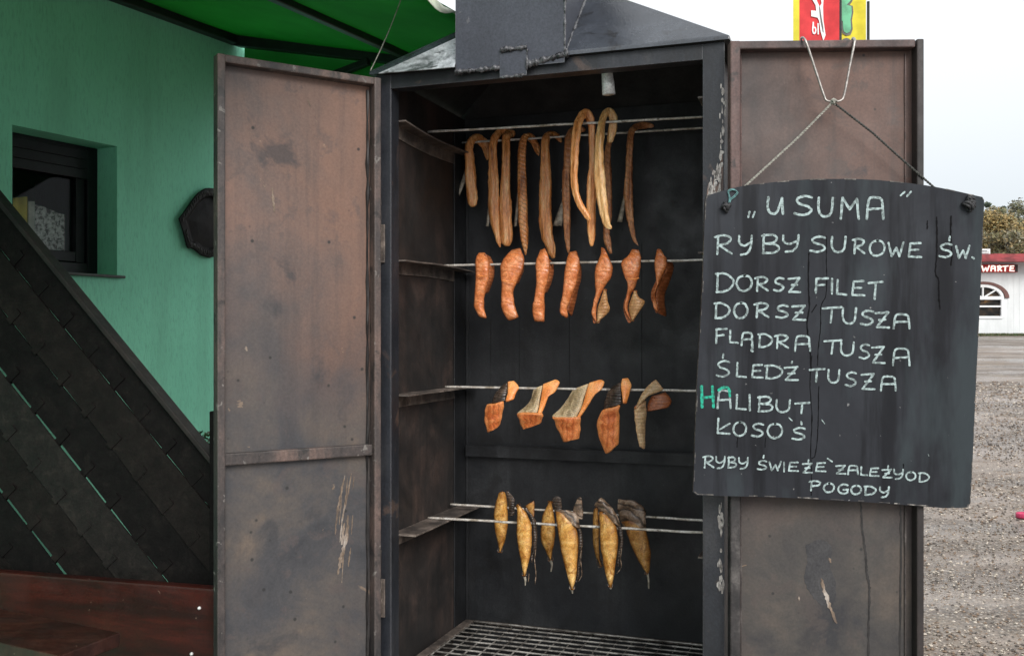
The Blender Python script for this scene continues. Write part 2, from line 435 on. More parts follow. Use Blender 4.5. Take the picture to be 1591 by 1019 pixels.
M['strip_dark'] = fleshmat('smoked_dark_strip', (.20, .065, .03), (.62, .25, .10), (.92, .48, .24), .25, 34, .30, dirn='DIAGONAL', wdist=4, stretch=(2.0, 2.0, .35), nscale=34)
M['fin'] = plain('dry_fin', (.34, .30, .24), .5, .4, 60)
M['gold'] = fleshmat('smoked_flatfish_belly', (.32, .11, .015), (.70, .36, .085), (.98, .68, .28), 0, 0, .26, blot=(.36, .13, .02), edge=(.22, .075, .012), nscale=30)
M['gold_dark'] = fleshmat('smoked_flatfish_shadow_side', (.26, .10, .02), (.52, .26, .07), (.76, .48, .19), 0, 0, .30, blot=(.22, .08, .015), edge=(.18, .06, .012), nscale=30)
M['wrinkle'] = fleshmat('wrinkled_brown_skin', (.02, .013, .01), (.17, .11, .07), (.55, .42, .32), .8, 24, .26, dirn='DIAGONAL', wdist=9)

# ------------------------------------------------------------------ ground
def gz(y):
    t = min(max((y - 3.2) / 25.6, 0), 1)
    return 1.43 * t * (1 - .15 * (1 - t))
def ground():
    mb = MB()
    ys = [-8, -3, 0, 2] + list(np.linspace(3, 30, 110)) + [34, 45, 70, 130, 300, 800]
    xs = [-700, -120, -40, -15, -6, -3] + list(np.linspace(-1, 1.4, 6)) + list(np.linspace(1.6, 16, 60)) + [20, 30, 60, 150, 700]
    mb.grid([[(x, y, gz(y) + (.012 * noise.noise(Vector((x * 1.1, y * .8, 0))) + .006 * noise.noise(Vector((x * 4, y * 4, 3))) if 1 < x < 16 and y < 28 else 0)) for x in xs] for y in ys[::-1]])
    m, nt, b = mat('wet_gravel')
    c = coords(nt)
    vo = N(nt, 'ShaderNodeTexVoronoi', Scale=48); nt.links.new(c, vo.inputs['Vector'])
    vo2 = N(nt, 'ShaderNodeTexVoronoi', Scale=21); nt.links.new(c, vo2.inputs['Vector'])
    sp = nt.nodes.new('ShaderNodeSeparateColor'); nt.links.new(vo.outputs['Color'], sp.inputs[0])
    stone = ramp(nt, sp.outputs[0], [(0, (.05, .037, .028)), (.3, (.16, .12, .09)), (.65, (.34, .28, .23)), (1, (.60, .55, .49))]).outputs[0]
    gap = ramp(nt, vo.outputs['Distance'], [(.25, 0.0), (.62, .8)]).outputs[0]
    col = mixc(nt, gap, stone, (.05, .04, .033))
    fine = ramp(nt, nz(nt, c, 90, 5, .7), [(.3, (.09, .072, .06)), (.7, (.36, .31, .265))]).outputs[0]
    col = mixc(nt, .4, col, fine)
    br = ramp(nt, nz(nt, coords(nt, (.5, 1.6, 1)), 1.0, 6, .65, .5), [(.43, 0.0), (.57, .8)]).outputs[0]
    col = mixc(nt, br, col, (.33, .275, .235))
    dk_ = ramp(nt, nz(nt, coords(nt, (.4, 2.2, 1)), 2.2, 6, .7, .5), [(.5, 0.0), (.66, .7)]).outputs[0]
    col = mixc(nt, dk_, col, (.15, .115, .095))
    yl = ramp(nt, nz(nt, c, 1.7, 4, .6), [(.56, 0.0), (.7, .5)]).outputs[0]
    col = mixc(nt, yl, col, (.21, .15, .09))
    nt.links.new(col, b.inputs['Base Color'])
    wet = ramp(nt, nz(nt, coords(nt, (.35, 1.2, 1)), .9, 5, .6, .6), [(.47, .75), (.58, .12)]).outputs[0]
    nt.links.new(wet, b.inputs['Roughness'])
    ad = N(nt, 'ShaderNodeMath', operation='ADD'); nt.links.new(vo.outputs['Distance'], ad.inputs[0]); nt.links.new(vo2.outputs['Distance'], ad.inputs[1])
    inv = N(nt, 'ShaderNodeMath', operation='MULTIPLY'); nt.links.new(ad.outputs[0], inv.inputs[0]); inv.inputs[1].default_value = -1
    bump(nt, b, inv.outputs[0], .7, .012)
    o = mb.build('ground', m, smooth=True)
    o['kind'] = 'structure'
    # loose stones
    n = 26000
    octv = np.array([(1, 0, 0), (-1, 0, 0), (0, 1, 0), (0, -1, 0), (0, 0, 1), (0, 0, -1)], float)
    octf = [(0, 2, 4), (2, 1, 4), (1, 3, 4), (3, 0, 4), (2, 0, 5), (1, 2, 5), (3, 1, 5), (0, 3, 5)]
    mb = MB()
    vv, ff, mm = [], [], []
    for i in range(n):
        y = 3.3 + 13 * rng.random() ** 1.9
        a = .37 + .24 * rng.random()
        x = a * y
        s = (.003 + .009 * rng.random() ** 2.2) * (1 if y < 6 else 1 + .12 * (y - 6))
        P = octv * (1 + .45 * (rng.random((6, 3)) - .5)) * np.array([s, s * (.6 + .5 * rng.random()), s * .6])
        w = rng.random() * 6.3
        R = np.array([[math.cos(w), -math.sin(w), 0], [math.sin(w), math.cos(w), 0], [0, 0, 1]])
        P = P @ R.T + np.array([x, y, gz(y) + s * .25])
        b0 = len(vv)
        vv += [Vector(p) for p in P]
        ff += [tuple(k + b0 for k in f) for f in octf]
        mm += [int(rng.integers(0, 4))] * 8
    mb.v, mb.f, mb.m = vv, ff, mm
    stones = [plain('pebble_%s' % k, c_, .45, .25, 60) for k, c_ in (('grey', (.27, .225, .185)), ('pale', (.50, .435, .365)), ('brown', (.20, .135, .09)), ('dark', (.085, .068, .056)))]
    g = mb.build('gravel', stones, smooth=False)
    tag(g, 'loose wet grey and brown gravel stones on the ground', 'gravel', kind='stuff')
ground()

# ------------------------------------------------------------------ smoking cabinet
CW, CD, ZT = .950, .60, CAMZ + .717
smoker = thing('smoking_cabinet', 'black steel fish smoking cabinet with both doors open and a square chimney', 'smoker', CO)
mb = MB()
ft, zi = .004, 2.128
mb.box(CF, 0, .046, 0, ft, .05, ZT)                      # left stile, face
mb.box(CF, .042, .046, ft, .052, .05, zi)                # left stile, inner flange
mb.box(CF, .897, CW, 0, ft, .05, ZT)
mb.box(CF, .897, .901, ft, .052, .05, zi)
mb.box(CF, .046, .897, 0.0006, ft, zi, ZT)               # top rail
mb.box(CF, .046, .897, ft, .045, zi, zi + .004)
mb.box(CF, .046, .897, 0.0006, ft, .40, .46)
mb.build('front_frame', M['frame'], smoker, bevel=.0015)
mb = MB(); mb.box(CF, .018, .022, .006, CD - .004, .05, ZT + .0006)
mb.build('side_panel', M['inner'], smoker)
mb = MB(); mb.box(CF, .925, .929, .006, CD - .004, .05, ZT + .0006)
mb.build('side_panel', M['inner'], smoker)
mb = MB(); mb.box(CF, .018, .929, CD - .003, CD + .002, .05, ZT + .0006)
for zz in (.05,):
    pass
mb.build('back_panel', M['back'], smoker)
mb = MB()
mb.box(CF, .0225, .027, .50, .592, .05, zi); mb.box(CF, .027, .036, CD - .0075, CD - .0034, .05, zi)
mb.build('corner_post', M['back'], smoker, bevel=.001)
mb = MB(); mb.box(CF, .918, .9245, .50, .592, .05, zi)
mb.build('corner_post', M['back'], smoker, bevel=.001)
mb = MB(); mb.box(CF, .023, .924, .006, .596, .42, .43)
mb.build('floor_plate', M['soot'], smoker)
mb = MB(); mb.box(CF, .0, CW, .0045, .010, .05, .42)
mb.build('firebox_front', M['frame'], smoker)
# ledge across the back
mb = MB(); lz = CAMZ - .362
mb.box(CF, .036, .917, CD - .030, CD - .0034, lz - .004, lz)
mb.box(CF, .036, .917, CD - .030, CD - .026, lz - .036, lz - .0042)
mb.tube([CF(.04 + .0878 * k, CD - .028, lz + .001) for k in range(11)], .0022, 6, lump=.002)
mb.build('back_ledge', M['back'], smoker)
# vertical seams of the back lining
mb = MB()
for u_ in (.115, .215, .385, .62):
    pts = [CF(u_ + .0015 * noise.noise(Vector((k, u_ * 50, 0))), CD - .0036, lz + .02 + k * .045) for k in range(15)]
    mb.tube(pts, .0012, 5, lump=.0012)
mb.build('back_seam', M['soot'], smoker)
# brackets on the side walls
BZ = [CAMZ + .596, CAMZ + .206, CAMZ - .170, CAMZ - .560]
for i, z_ in enumerate(BZ):
    tilt = (-.012, .006, 0, .0)[i]
    for side in (0, 1):
        mb = MB()
        bw = (.045, .045, .055, .075)[i]
        u0, u1 = (.0225, .0225 + bw) if side == 0 else (.878, .9245)
        uv = (.0225, .026) if side == 0 else (.921, .9245)
        v0, v1 = (.050, .575)
        n = 10
        for (a0, a1, c0, c1) in ((u0, u1, 0, .004), (uv[0], uv[1], -.034, -.0002)):
            for k in range(n):
                w0, w1 = v0 + (v1 - v0) * k / n, v0 + (v1 - v0) * (k + 1) / n
                zz = lambda w: z_ + tilt * math.sin((w - v0) / (v1 - v0) * 3.0) * .9 + .0015 * noise.noise(Vector((w * 9, i, side)))
                p = [CF(a, w, zz(w) + c) for c in (c0, c1) for w in (w0, w1) for a in (a0, a1)]
                fcs = [(0, 2, 3, 1), (4, 5, 7, 6), (0, 4, 6, 2), (1, 3, 7, 5)] + ([(0, 1, 5, 4)] if k == 0 else []) + ([(2, 6, 7, 3)] if k == n - 1 else [])
                mb.add(p, fcs)
        mb.build('shelf_bracket', M['bracket'], smoker)
# hood: hipped steel lid
mb = MB()
oh, zb = .014, ZT + .001
bot = [CF(-oh, -oh, zb), CF(CW + oh, -oh, zb), CF(CW + oh, CD + oh, zb), CF(-oh, CD + oh, zb)]
lip = [p + Vector((0, 0, .009)) for p in bot]
zr = .30
top = [CF(.47, .275, zb + zr), CF(.48, .275, zb + zr), CF(.48, .325, zb + zr), CF(.47, .325, zb + zr)]
mb.add(bot + lip + top, [(0, 1, 5, 4), (1, 2, 6, 5), (2, 3, 7, 6), (3, 0, 4, 7), (4, 5, 9, 8), (5, 6, 10, 9), (6, 7, 11, 10), (7, 4, 8, 11), (8, 9, 10, 11)])
hood = mb.build('hood', M['hood'], smoker, bevel=.003)
ins = Vector((0, 0, -.004))
inb = [CF(.0, .0045, zb), CF(CW, .0045, zb), CF(CW, CD + .002, zb), CF(.0, CD + .002, zb)]
mb = MB(); q = inb + [p + ins for p in top]
mb.add(q + bot, [(0, 4, 5, 1), (1, 5, 6, 2), (2, 6, 7, 3), (3, 7, 4, 0), (4, 7, 6, 5), (0, 1, 9, 8), (1, 2, 10, 9), (2, 3, 11, 10), (3, 0, 8, 11)])
mb.build('hood_lining', M['soot'], hood)
hilite = worn('sky_highlight_sheet', [(.3, (.26, .28, .30)), (.5, (.40, .43, .46)), (.7, (.52, .55, .58))], 7, (1, 1, 1), (.22, .4), .25, spots=[((.03, .035, .038), .53, 8, .12, .9), ((.02, .02, .022), .62, 26, .06, .8)], spec=.8)  # pale sheet added on the lid, sky highlight put into its colour
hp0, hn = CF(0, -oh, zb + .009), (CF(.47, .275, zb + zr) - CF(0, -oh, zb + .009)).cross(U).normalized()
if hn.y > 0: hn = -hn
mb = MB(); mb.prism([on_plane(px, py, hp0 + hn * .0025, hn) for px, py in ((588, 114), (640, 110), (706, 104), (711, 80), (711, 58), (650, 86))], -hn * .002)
mb.build('hood_highlight', hilite, hood, recalc=True)
mb = MB()
CU0, CU1 = .246, .548
mb.box(CF, CU0, CU1, -.017, -.0145, ZT - .018, 3.05)
for u_a, u_b in ((CU0, CU0 + .0025), (CU1 - .0025, CU1)):
    mb.prism([CF(u_a, -.0142, ZT + .012), CF(u_a, .29, ZT + .31), CF(u_a, .29, 3.05), CF(u_a, -.0142, 3.05)], U * .0025)
mb.box(CF, CU0, CU1, .2905, .293, ZT + .31, 3.05)
chim = mb.build('chimney', M['chimney'], smoker, recalc=True)
# weld beads and the patch plate
mb = MB()
mb.box(CF, .372, .447, -.0192, -.0172, ZT - .042, ZT + .028)
mb.build('patch_plate', M['chimney'], chim, bevel=.002)
mb = MB()
def bead(p, q, r, n):
    mb.tube([p.lerp(q, k / n) + Vector((0, 0, .003 * noise.noise(Vector((k * .7, p.x * 30, 0))))) for k in range(n + 1)], [r * (1 + .7 * noise.noise(Vector((k * 1.3, p.z * 9, q.x * 9)))) for k in range(n + 1)], 6, lump=.003)
bead(CF(CU0, -.016, ZT - .017), CF(.372, -.016, ZT - .016), .0065, 30)
bead(CF(.447, -.016, ZT - .014), CF(CU1 + .01, -.014, ZT + .004), .0085, 30)
bead(CF(.374, -.019, ZT + .028), CF(.447, -.019, ZT + .030), .007, 20)
bead(CF(.372, -.019, ZT - .042), CF(.447, -.019, ZT - .042), .0045, 14)
bead(CF(.448, -.021, ZT - .03), CF(.449, -.021, ZT + .025), .0025, 10)
bead(CF(CU1 + .001, -.016, ZT + .01), CF(CU1 + .002, -.015, 2.75), .0028, 60)
bead(CF(CU1 + .002, -.012, ZT + .012), CF(CU1 + .002, .21, ZT + .235), .0035, 30)
mb.build('weld_bead', M['weld'], chim, smooth=True)
# short pale tube hanging under the lid
t0 = cab(943, 110, .10); t1 = cab(946, 147, .10)
mb = MB()
mb.tube([t0 + (t0 - t1) * .9, t0, t0.lerp(t1, .5), t1], [.014, .0145, .0165, .0175], 14, flat=.8)
mb.build('lid_tube', M['tin'], smoker, smooth=True)

# peeling paint along the frame edges
def flakes(points, wid, name, par, n_at, matl, jit=.004):
    mb = MB()
    for (p, q, n, s) in points:
        for k in range(n):
            t = random.random()
            c_ = p.lerp(q, t) + (q - p).cross(n_at).normalized() * random.uniform(-jit, jit)
            h, w = s * random.uniform(.5, 1.8), wid * random.uniform(.4, 1.2)
            e = (q - p).normalized(); x_ = e.cross(n_at).normalized()
            poly = [c_ + x_ * w * math.cos(a) * random.uniform(.6, 1.2) + e * h * math.sin(a) * random.uniform(.6, 1.2) for a in np.linspace(0, 2 * math.pi, 8)[:-1]]
            mb.prism(poly, n_at * .0008)
    return mb.build(name, matl, par, recalc=True)
flakes([(CF(.946, -.0006, 1.86), CF(.946, -.0006, 2.10), 16, .008), (CF(.93, -.0006, 1.79), CF(.936, -.0006, 1.86), 26, .009), (CF(.915, -.0006, 1.77), CF(.925, -.0006, 1.86), 14, .010), (CF(.940, -.0006, .8), CF(.940, -.0006, 1.2), 30, .01)],
       .004, 'paint_flake', smoker, -V, M['flake'], .007)
mb = MB()
q = [CF(.903 + u_, -.0009, z_) for u_, z_ in smoothline([(.004, 1.70), (.004, 1.79), (.010, 1.825), (.016, 1.80), (.022, 1.835), (.030, 1.815), (.034, 1.84), (.040, 1.90), (.044, 1.86), (.044, 1.70)], 5)]
mb.add(q, [tuple(range(len(q)))]); mb.build('rust_patch', M['stile_rust'], smoker)
flakes([(CF(.004, -.0006, .7), CF(.004, -.0006, 1.6), 90, .009), (CF(.004, -.0006, 1.6), CF(.004, -.0006, 2.1), 14, .005)], .0022, 'paint_flake', smoker, -V, M['flake'], .002)

# doors
def door(hinge, tip, z0, z1, sheet, rim, bars, depth=.034, rw=.020, dark=False):
    e = (tip - hinge).normalized()
    n = e.cross(Vector((0, 0, 1)))
    if n.y > 0: n = -n
    L = (tip - hinge).length
    fr = Frame(hinge, e, n)            # a along, b towards the viewer
    mb = MB(); mb.box(fr, .003, L - .003, -.003, 0, z0 + .003, z1 - .003)
    d = mb.build('door', sheet, smoker)
    mb = MB()
    def rail(a0, a1, c0, c1): mb.box(fr, a0, a1, -.0045, depth, c0, c1)
    mb.box(fr, 0, rw if not dark else .024, -.0045, depth, z0, z1)
    if dark:
        m2 = MB(); m2.box(fr, L - .017, L, -.0045, depth, z0, z1)
        m2.build('door_rim', M['rim_edge'], d, bevel=.003)
    else: mb.box(fr, L - rw, L, -.0045, depth, z0, z1)
    mb.box(fr, rw, L - rw, -.0042, depth - .001, z1 - rw, z1 - .0004)
    mb.box(fr, rw, L - rw, -.0042, depth - .001, z0 + .0004, z0 + rw)
    mb.build('door_rim', rim, d, bevel=.003)
    for zb_, h in bars:
        mb = MB()
        mb.box(fr, rw, L - rw, .0006, .022, zb_, zb_ + h)
        mb.build('crossbar', rim, d, bevel=.003)
    return d, fr, L, n
Lh, Lt = Vector((-.375, 2.694, 0)), Vector((-.750, 2.455, 0))
ld, lfr, lL, ln = door(Lh, Lt, .12, CAMZ + .702, M['door_up'], M['rim'], [(CAMZ - .327, .030)])
Rh, Rt = Vector((.5255, 2.378, 0)), Vector((.984, 2.362, 0))
rd, rfr, rL, rn = door(Rh, Rt, .12, CAMZ + .707, M['door_right'], M['rim_right'], [], dark=True)
rd['label'] = 'darker brown door with black run marks'
mb = MB()                               # a thin folded seam near each free edge
mb.tube([rfr(rL - .033, .002, z) for z in np.linspace(.15, 2.13, 40)], .0025, 5, lump=.0015)
mb.tube([rfr(.030, .003, z) for z in np.linspace(.15, 2.13, 40)], .0035, 6, lump=.001)
mb.build('folded_seam', M['rim_right'], rd)
mb = MB()
mb.tube([lfr(.027, .003, z) for z in np.linspace(.15, 2.12, 50)], .004, 6, lump=.004)
mb.build('weld_seam', M['crack'], ld)
# hinges
for (z0, z1) in ((1.725, 1.85), (.75, .86)):
    mb = MB()
    mb.tube([CF(.013, -.012, z) for z in np.linspace(z0, z1, 8)], .009, 10, lump=.002)
    mb.box(CF, .010, .030, -.006, -.0008, z0 - .075, z0 + .03)
    mb.tube([CF(.013, -.012, z1), CF(.013, -.012, z1 + .012)], [.005, .003], 8)
    mb.tube([CF(.016, -.010, z0 - .03), CF(.016, -.005, z0 - .03)], .005, 8)
    mb.build('hinge', M['bracket'], smoker, bevel=.001)

def ribbon(mb, pts, w, n, ends=True, lift=0.0, rough=0.0):
    """a flat brushed stroke along pts, lying on a plane with normal n"""
    pts = [Vector(p) + n * lift for p in pts]
    m_ = len(pts)
    ww = w if hasattr(w, '__len__') else [w] * m_
    L_, R_ = [], []
    for i, p in enumerate(pts):
        t = (pts[min(i + 1, m_ - 1)] - pts[max(i - 1, 0)])
        t = t.normalized() if t.length > 1e-9 else Vector((0, 0, -1))
        s = t.cross(n).normalized()
        j = 1 + rough * noise.noise(Vector((i * .9, p.x * 70, p.z * 70)))
        k = 1 + rough * noise.noise(Vector((i * .9 + 50, p.x * 70, p.z * 70)))
        L_.append(p + s * ww[i] * .5 * j); R_.append(p - s * ww[i] * .5 * k)
    b0 = len(mb.v)
    mb.v += L_ + R_
    for i in range(m_ - 1):
        mb.f.append((b0 + i, b0 + i + 1, b0 + m_ + i + 1, b0 + m_ + i)); mb.m.append(0)
    if ends:
        for i, sgn in ((0, -1), (m_ - 1, 1)):
            c_ = pts[i]
            t = (pts[min(i + 1, m_ - 1)] - pts[max(i - 1, 0)]).normalized() * sgn
            a_, b_ = L_[i], R_[i]
            s = (a_ - c_)
            arc = [c_ + s * math.cos(w_) + t * s.length * math.sin(w_) for w_ in np.linspace(0, math.pi, 6)]
            q0 = len(mb.v)
            mb.v += arc
            mb.f.append(tuple(range(q0, q0 + 6))); mb.m.append(0)
def on_door(frm, n):
    return lambda px, py, lift=.0012: on_plane(px, py, frm.o + n * lift, n)
LD, RD = on_door(lfr, ln), on_door(rfr, rn)
mb = MB()                               # scraped streaks, left door
for pts, w in (([(536, 738), (530, 765), (524, 800), (521, 830)], .006), ([(546, 735), (541, 765), (533, 800), (528, 842)], .005), ([(541, 800), (538, 835), (530, 868), (525, 892)], .010), ([(520, 755), (516, 760)], .006),
               ([(535, 812), (531, 846)], .008), ([(550, 740), (548, 760)], .003), ([(531, 770), (527, 815)], .0025), ([(545, 850), (541, 880)], .004), ([(534, 850), (531, 905)], .003), ([(548, 800), (546, 830)], .003), ([(540, 742), (536, 790)], .003), ([(478, 155), (483, 166)], .005), ([(423, 292), (425, 312), (427, 330)], .006), ([(382, 538), (384, 545)], .006)):
    q = smoothline(pts, 8)
    ribbon(mb, [LD(*p) for p in q], [w * (.35 + .65 * math.sin(math.pi * (k + .6) / (len(q) + .2))) for k in range(len(q))], ln, False, 0, 1.3)
mb.build('scrape_mark', M['scrape'], ld)
mb = MB()
for pts, w in (([(1276, 898), (1280, 915), (1288, 938), (1300, 968)], .009), ([(1288, 866), (1291, 874)], .005), ([(1241, 926), (1242, 932)], .004), ([(1135, 884), (1160, 877)], .004)):
    q = smoothline(pts, 8)
    ribbon(mb, [RD(*p) for p in q], [w * (.25 + .75 * math.sin(math.pi * (k + .6) / (len(q) + .2)) ** .8) for k in range(len(q))], rn, False, .0004, 1.3)
mb.build('scrape_mark', M['scrape'], rd)
mb = MB()
for pts, w in (([(1337, 780), (1341, 830), (1345, 860), (1347, 890), (1351, 915), (1350, 960), (1349, 1030)], .0045), ([(1399, 780), (1400, 860), (1398, 1030)], .004)):
    q = smoothline(pts, 12)
    ribbon(mb, [RD(*p) for p in q], w, rn, False, 0, 1.2)
mb.build('dark_run_mark', M['crack'], rd)
mb = MB()
poly = smoothline([(1252, 846), (1275, 838), (1292, 850), (1290, 880), (1298, 905), (1296, 935), (1280, 940), (1262, 925), (1250, 900), (1254, 870), (1252, 846)], 6)
q = [RD(px + 2.5 * noise.noise(Vector((px * .3, py * .3, 0))), py, .0006) for px, py in poly[:-1]]
mb.add(q, [tuple(range(len(q)))[::-1]])
mb.build('soot_patch', M['graystain'], rd, recalc=False)

# ------------------------------------------------------------------ rods
def rod(px0, py0, px1, py1, v, label, u_end=None):
    a, b = cab(px0, py0, v), cab(px1, py1, v)
    d = (b - a)
    b = a + d * 1.06
    mb = MB()
    n = 40
    mb.tube([a.lerp(b, k / n) + Vector((0, 0, .0012 * noise.noise(Vector((k * .3, a.z * 9, 0))))) for k in range(n + 1)], .0037, 8, lump=.0007)
    o = mb.build('hanging_rod', M['rod'], origin=a, smooth=True)
    tag(o, label, 'rod', 'rods across the smoking cabinet')
    return a, d
RV = {1: .286, 11: .545, 2: .356, 3: .416, 4: .286, 41: .457}
rod(665, 205, 1090, 182, RV[1], 'front one of the two topmost rods, carrying two looped fish strips')
rod(718, 222, 1090, 199, RV[11], 'rear one of the two topmost rods, carrying the row of hooked strips')
rod(680, 413, 1090, 404, RV[2], 'rod through the row of seven orange fillets')
rod(692, 601, 1083, 607, RV[3], 'rod through the row of folded orange slabs')
rod(665, 804, 1090, 827, RV[4], 'lowest front rod, passing before the golden flatfish')
rod(700, 783, 1090, 808, RV[41], 'rear one of the two lowest rods, behind the front flatfish')

# grate over the fire
gzv = CAMZ - .945
grate = thing('fire_grate', 'greasy wire grate lying across the bottom of the smoker', 'grate', CF(.47, .3, gzv))
mb = MB()
g0, g1, h0, h1 = .060, .915, .015, .585
for k in range(15):
    v_ = h0 + (h1 - h0) * k / 14
    mb.tube([CF(g0 + (g1 - g0) * j / 12, v_, gzv + .0015 * noise.noise(Vector((j * .8, k, 0)))) for j in range(13)], .0030, 6)
for k in range(20):
    u_ = g0 + (g1 - g0) * k / 19
    mb.tube([CF(u_, h0, gzv - .0035), CF(u_, h1, gzv - .0045)], .0026, 6)
mb.build('wire_mesh', M['grate'], grate, smooth=True)
mb = MB()
mb.box(CF, .030, g0, h0 - .01, h1 + .003, gzv - .006, gzv + .003)
mb.box(CF, g0, g1, h1 + .0005, h1 + .0085, gzv - .0055, gzv + .0025)
mb.build('grate_frame', M['bracket'], grate, bevel=.001)

# ------------------------------------------------------------------ fish
def Z1(p): return (680 + p[0] / 3.92, 150 + p[1] / 3.92)
def Z2(p): return (700 + p[0] / 3.92, 360 + p[1] / 3.92)
def Z3(p): return (700 + p[0] / 3.92, 560 + p[1] / 3.92)
def Z4(p): return (700 + p[0] / 3.92, 740 + p[1] / 3.92)

def strip_mesh(pts, v, zf, flat=.7, seed=0):
    """pts: (x, y, radius, dv) in zoomed photo pixels"""
    q = smoothline(pts, 7)
    P, R = [], []
    for i, (x, y, r, dv) in enumerate(q):
        px, py = zf((x, y))
        p = cab(px, py, v + dv)
        P.append(p); R.append(max(r, 1.0) / 3.92 * p.y / F)
    n = len(R)
    for i in range(n):
        e = min(i, n - 1 - i)
        R[i] *= (.5, .8, .94)[e] if e < 3 else 1
        R[i] *= 1 + .07 * noise.noise(Vector((i * .45, seed * 3.1, 0)))
    mb = MB()
    seg = 16
    mb.tube(P, R, seg, flat=flat, lump=.0016, up=V, hold=True)
    for i in range(n):                  # flattened, twisting, two-lobed section
        ph = seed * 1.7 + i * .05
        for k in range(seg):
            idx = i * seg + k
            w = 2 * math.pi * k / seg
            f_ = 1 + .16 * math.cos(2 * (w - ph)) + .13 * noise.noise(Vector((math.cos(w) * 1.6, math.sin(w) * 1.6, i * .16 + seed * 7))) + .07 * noise.noise(Vector((math.cos(w) * 4, math.sin(w) * 4, i * .5 + seed * 3)))
            mb.v[idx] = P[i] + (mb.v[idx] - P[i]) * f_
    # a shallow belly groove
    for i in range(n):
        for k in (6, 7, 8):
            idx = i * seg + k
            c_ = P[i]
            mb.v[idx] = c_ + (mb.v[idx] - c_) * ((.55 if k == 7 else .88) + .1 * noise.noise(Vector((i * .5, k, seed))))
    return mb
STRIPS = 'smoked fish strips on the top rods'
def strip(pts, v, label, matl, fins=(), seed=0, extra=None):
    o0 = cab(*Z1((pts[2][0], pts[2][1])), v)
    if not fins:
        ob = strip_mesh(pts, v, Z1, seed=seed).build('fish_strip', matl, origin=o0, smooth=True)
        return tag(ob, label, 'smoked fish', STRIPS)
    t = thing('fish_strip', label, 'smoked fish', o0, STRIPS)
    strip_mesh(pts, v, Z1, seed=seed).build('flesh', matl, t, smooth=True)
    for (a, b, w0, w1) in fins:
        mb = MB()
        n = 6
        rows = []
        for k in range(n + 1):
            x = a[0] + (b[0] - a[0]) * k / n; y = a[1] + (b[1] - a[1]) * k / n
            w = w0 + (w1 - w0) * k / n
            rows.append([cab(*Z1((x + s * w + 2 * noise.noise(Vector((k, s, seed))), y + (7 * noise.noise(Vector((s * 9, seed, 0))) if k == n else 0))), v - .010 + .004 * abs(s)) for s in (-1, -.5, 0, .5, 1)])
        mb.grid(rows)
        mb.build('fin', M['fin'], t, smooth=True, solid=(.0012,))
    return t
vB, vF = RV[11], RV[1]
strip([(303, 388, 9, .05), (290, 300, 24, .045), (255, 262, 30, .03), (215, 262, 30, .0), (193, 310, 31, -.014), (195, 400, 32, -.016), (203, 520, 33, -.016), (212, 620, 29, -.016), (216, 672, 22, -.016)], vB,
      'shortest hooked strip, leftmost of the top row with a pale fin', M['strip'], [((178, 455), (124, 605), 16, 11)], 1)
strip([(458, 214, 10, .05), (410, 212, 17, .035), (365, 228, 21, .01), (338, 290, 22, -.012), (336, 400, 24, -.015), (340, 520, 33, -.015), (342, 640, 36, -.015), (350, 770, 32, -.015), (368, 860, 20, -.015), (380, 918, 7, -.015)], vB,
      'hooked strip tapering to a point, second from the left in the top row', M['strip'], [((318, 660), (302, 790), 10, 10)], 2)
strip([(470, 235, 14, .045), (440, 226, 26, .03), (418, 250, 30, .0), (417, 330, 31, -.012), (414, 460, 30, -.014), (412, 600, 32, -.014), (416, 740, 33, -.014), (420, 850, 33, -.014), (424, 912, 26, -.014)], vB,
      'straight blunt ended strip touching the pointed one on its left', M['strip'], (), 3)
strip([(615, 368, 8, .055), (602, 310, 22, .05), (572, 258, 22, .03), (540, 243, 20, .0), (518, 290, 22, -.012), (512, 400, 25, -.015), (514, 520, 31, -.015), (518, 640, 33, -.015), (522, 770, 31, -.015), (528, 880, 22, -.015), (536, 965, 6, -.015)], vB,
      'striped strip narrowing downwards, fourth from the left in the top row', M['strip_ribbed'], [((494, 585), (474, 790), 9, 10)], 4)
strip([(756, 278, 10, .05), (722, 240, 19, .04), (680, 234, 26, .015), (654, 280, 29, -.012), (657, 420, 32, -.015), (655, 560, 34, -.015), (654, 700, 34, -.015), (665, 830, 33, -.015), (688, 920, 26, -.015), (708, 985, 14, -.015)], vB,
      'long thick strip reaching down to the third orange fillet', M['strip'], (), 5)
strip([(900, 205, 14, .04), (850, 200, 20, .03), (812, 220, 21, .005), (796, 290, 22, -.012), (790, 400, 23, -.015), (780, 510, 26, -.015), (782, 620, 30, -.015), (786, 730, 26, -.015), (790, 850, 19, -.015), (797, 955, 8, -.015)], vB,
      'dark narrow strip behind the looped pair with a ragged tail fin', M['strip_dark'], [((776, 610), (728, 790), 12, 28), ((780, 500), (760, 580), 6, 9)], 6)
strip([(930, 755, 12, -.03), (895, 705, 22, -.03), (850, 620, 25, -.028), (830, 510, 27, -.026), (834, 360, 26, -.024), (846, 220, 26, -.02), (866, 135, 25, -.008), (904, 106, 24, .004), (934, 150, 23, .012), (939, 270, 21, .018), (940, 400, 22, .02), (936, 540, 31, .02), (935, 700, 30, .02), (937, 830, 24, .02), (938, 912, 8, .02)], vF,
      'fish strip looped over the front top rod with two long legs', M['strip'], (), 7)
strip([(1058, 806, 10, -.03), (1028, 770, 20, -.03), (1005, 650, 27, -.028), (986, 500, 30, -.026), (983, 360, 27, -.024), (990, 230, 27, -.018), (1006, 135, 26, -.006), (1040, 90, 25, .006), (1069, 130, 24, .014), (1064, 205, 23, .018), (1052, 262, 18, .02), (1058, 282, 10, .02)], vF,
      'palest golden strip curled over the front top rod, right of the looped one', M['strip_pale'], (), 8)
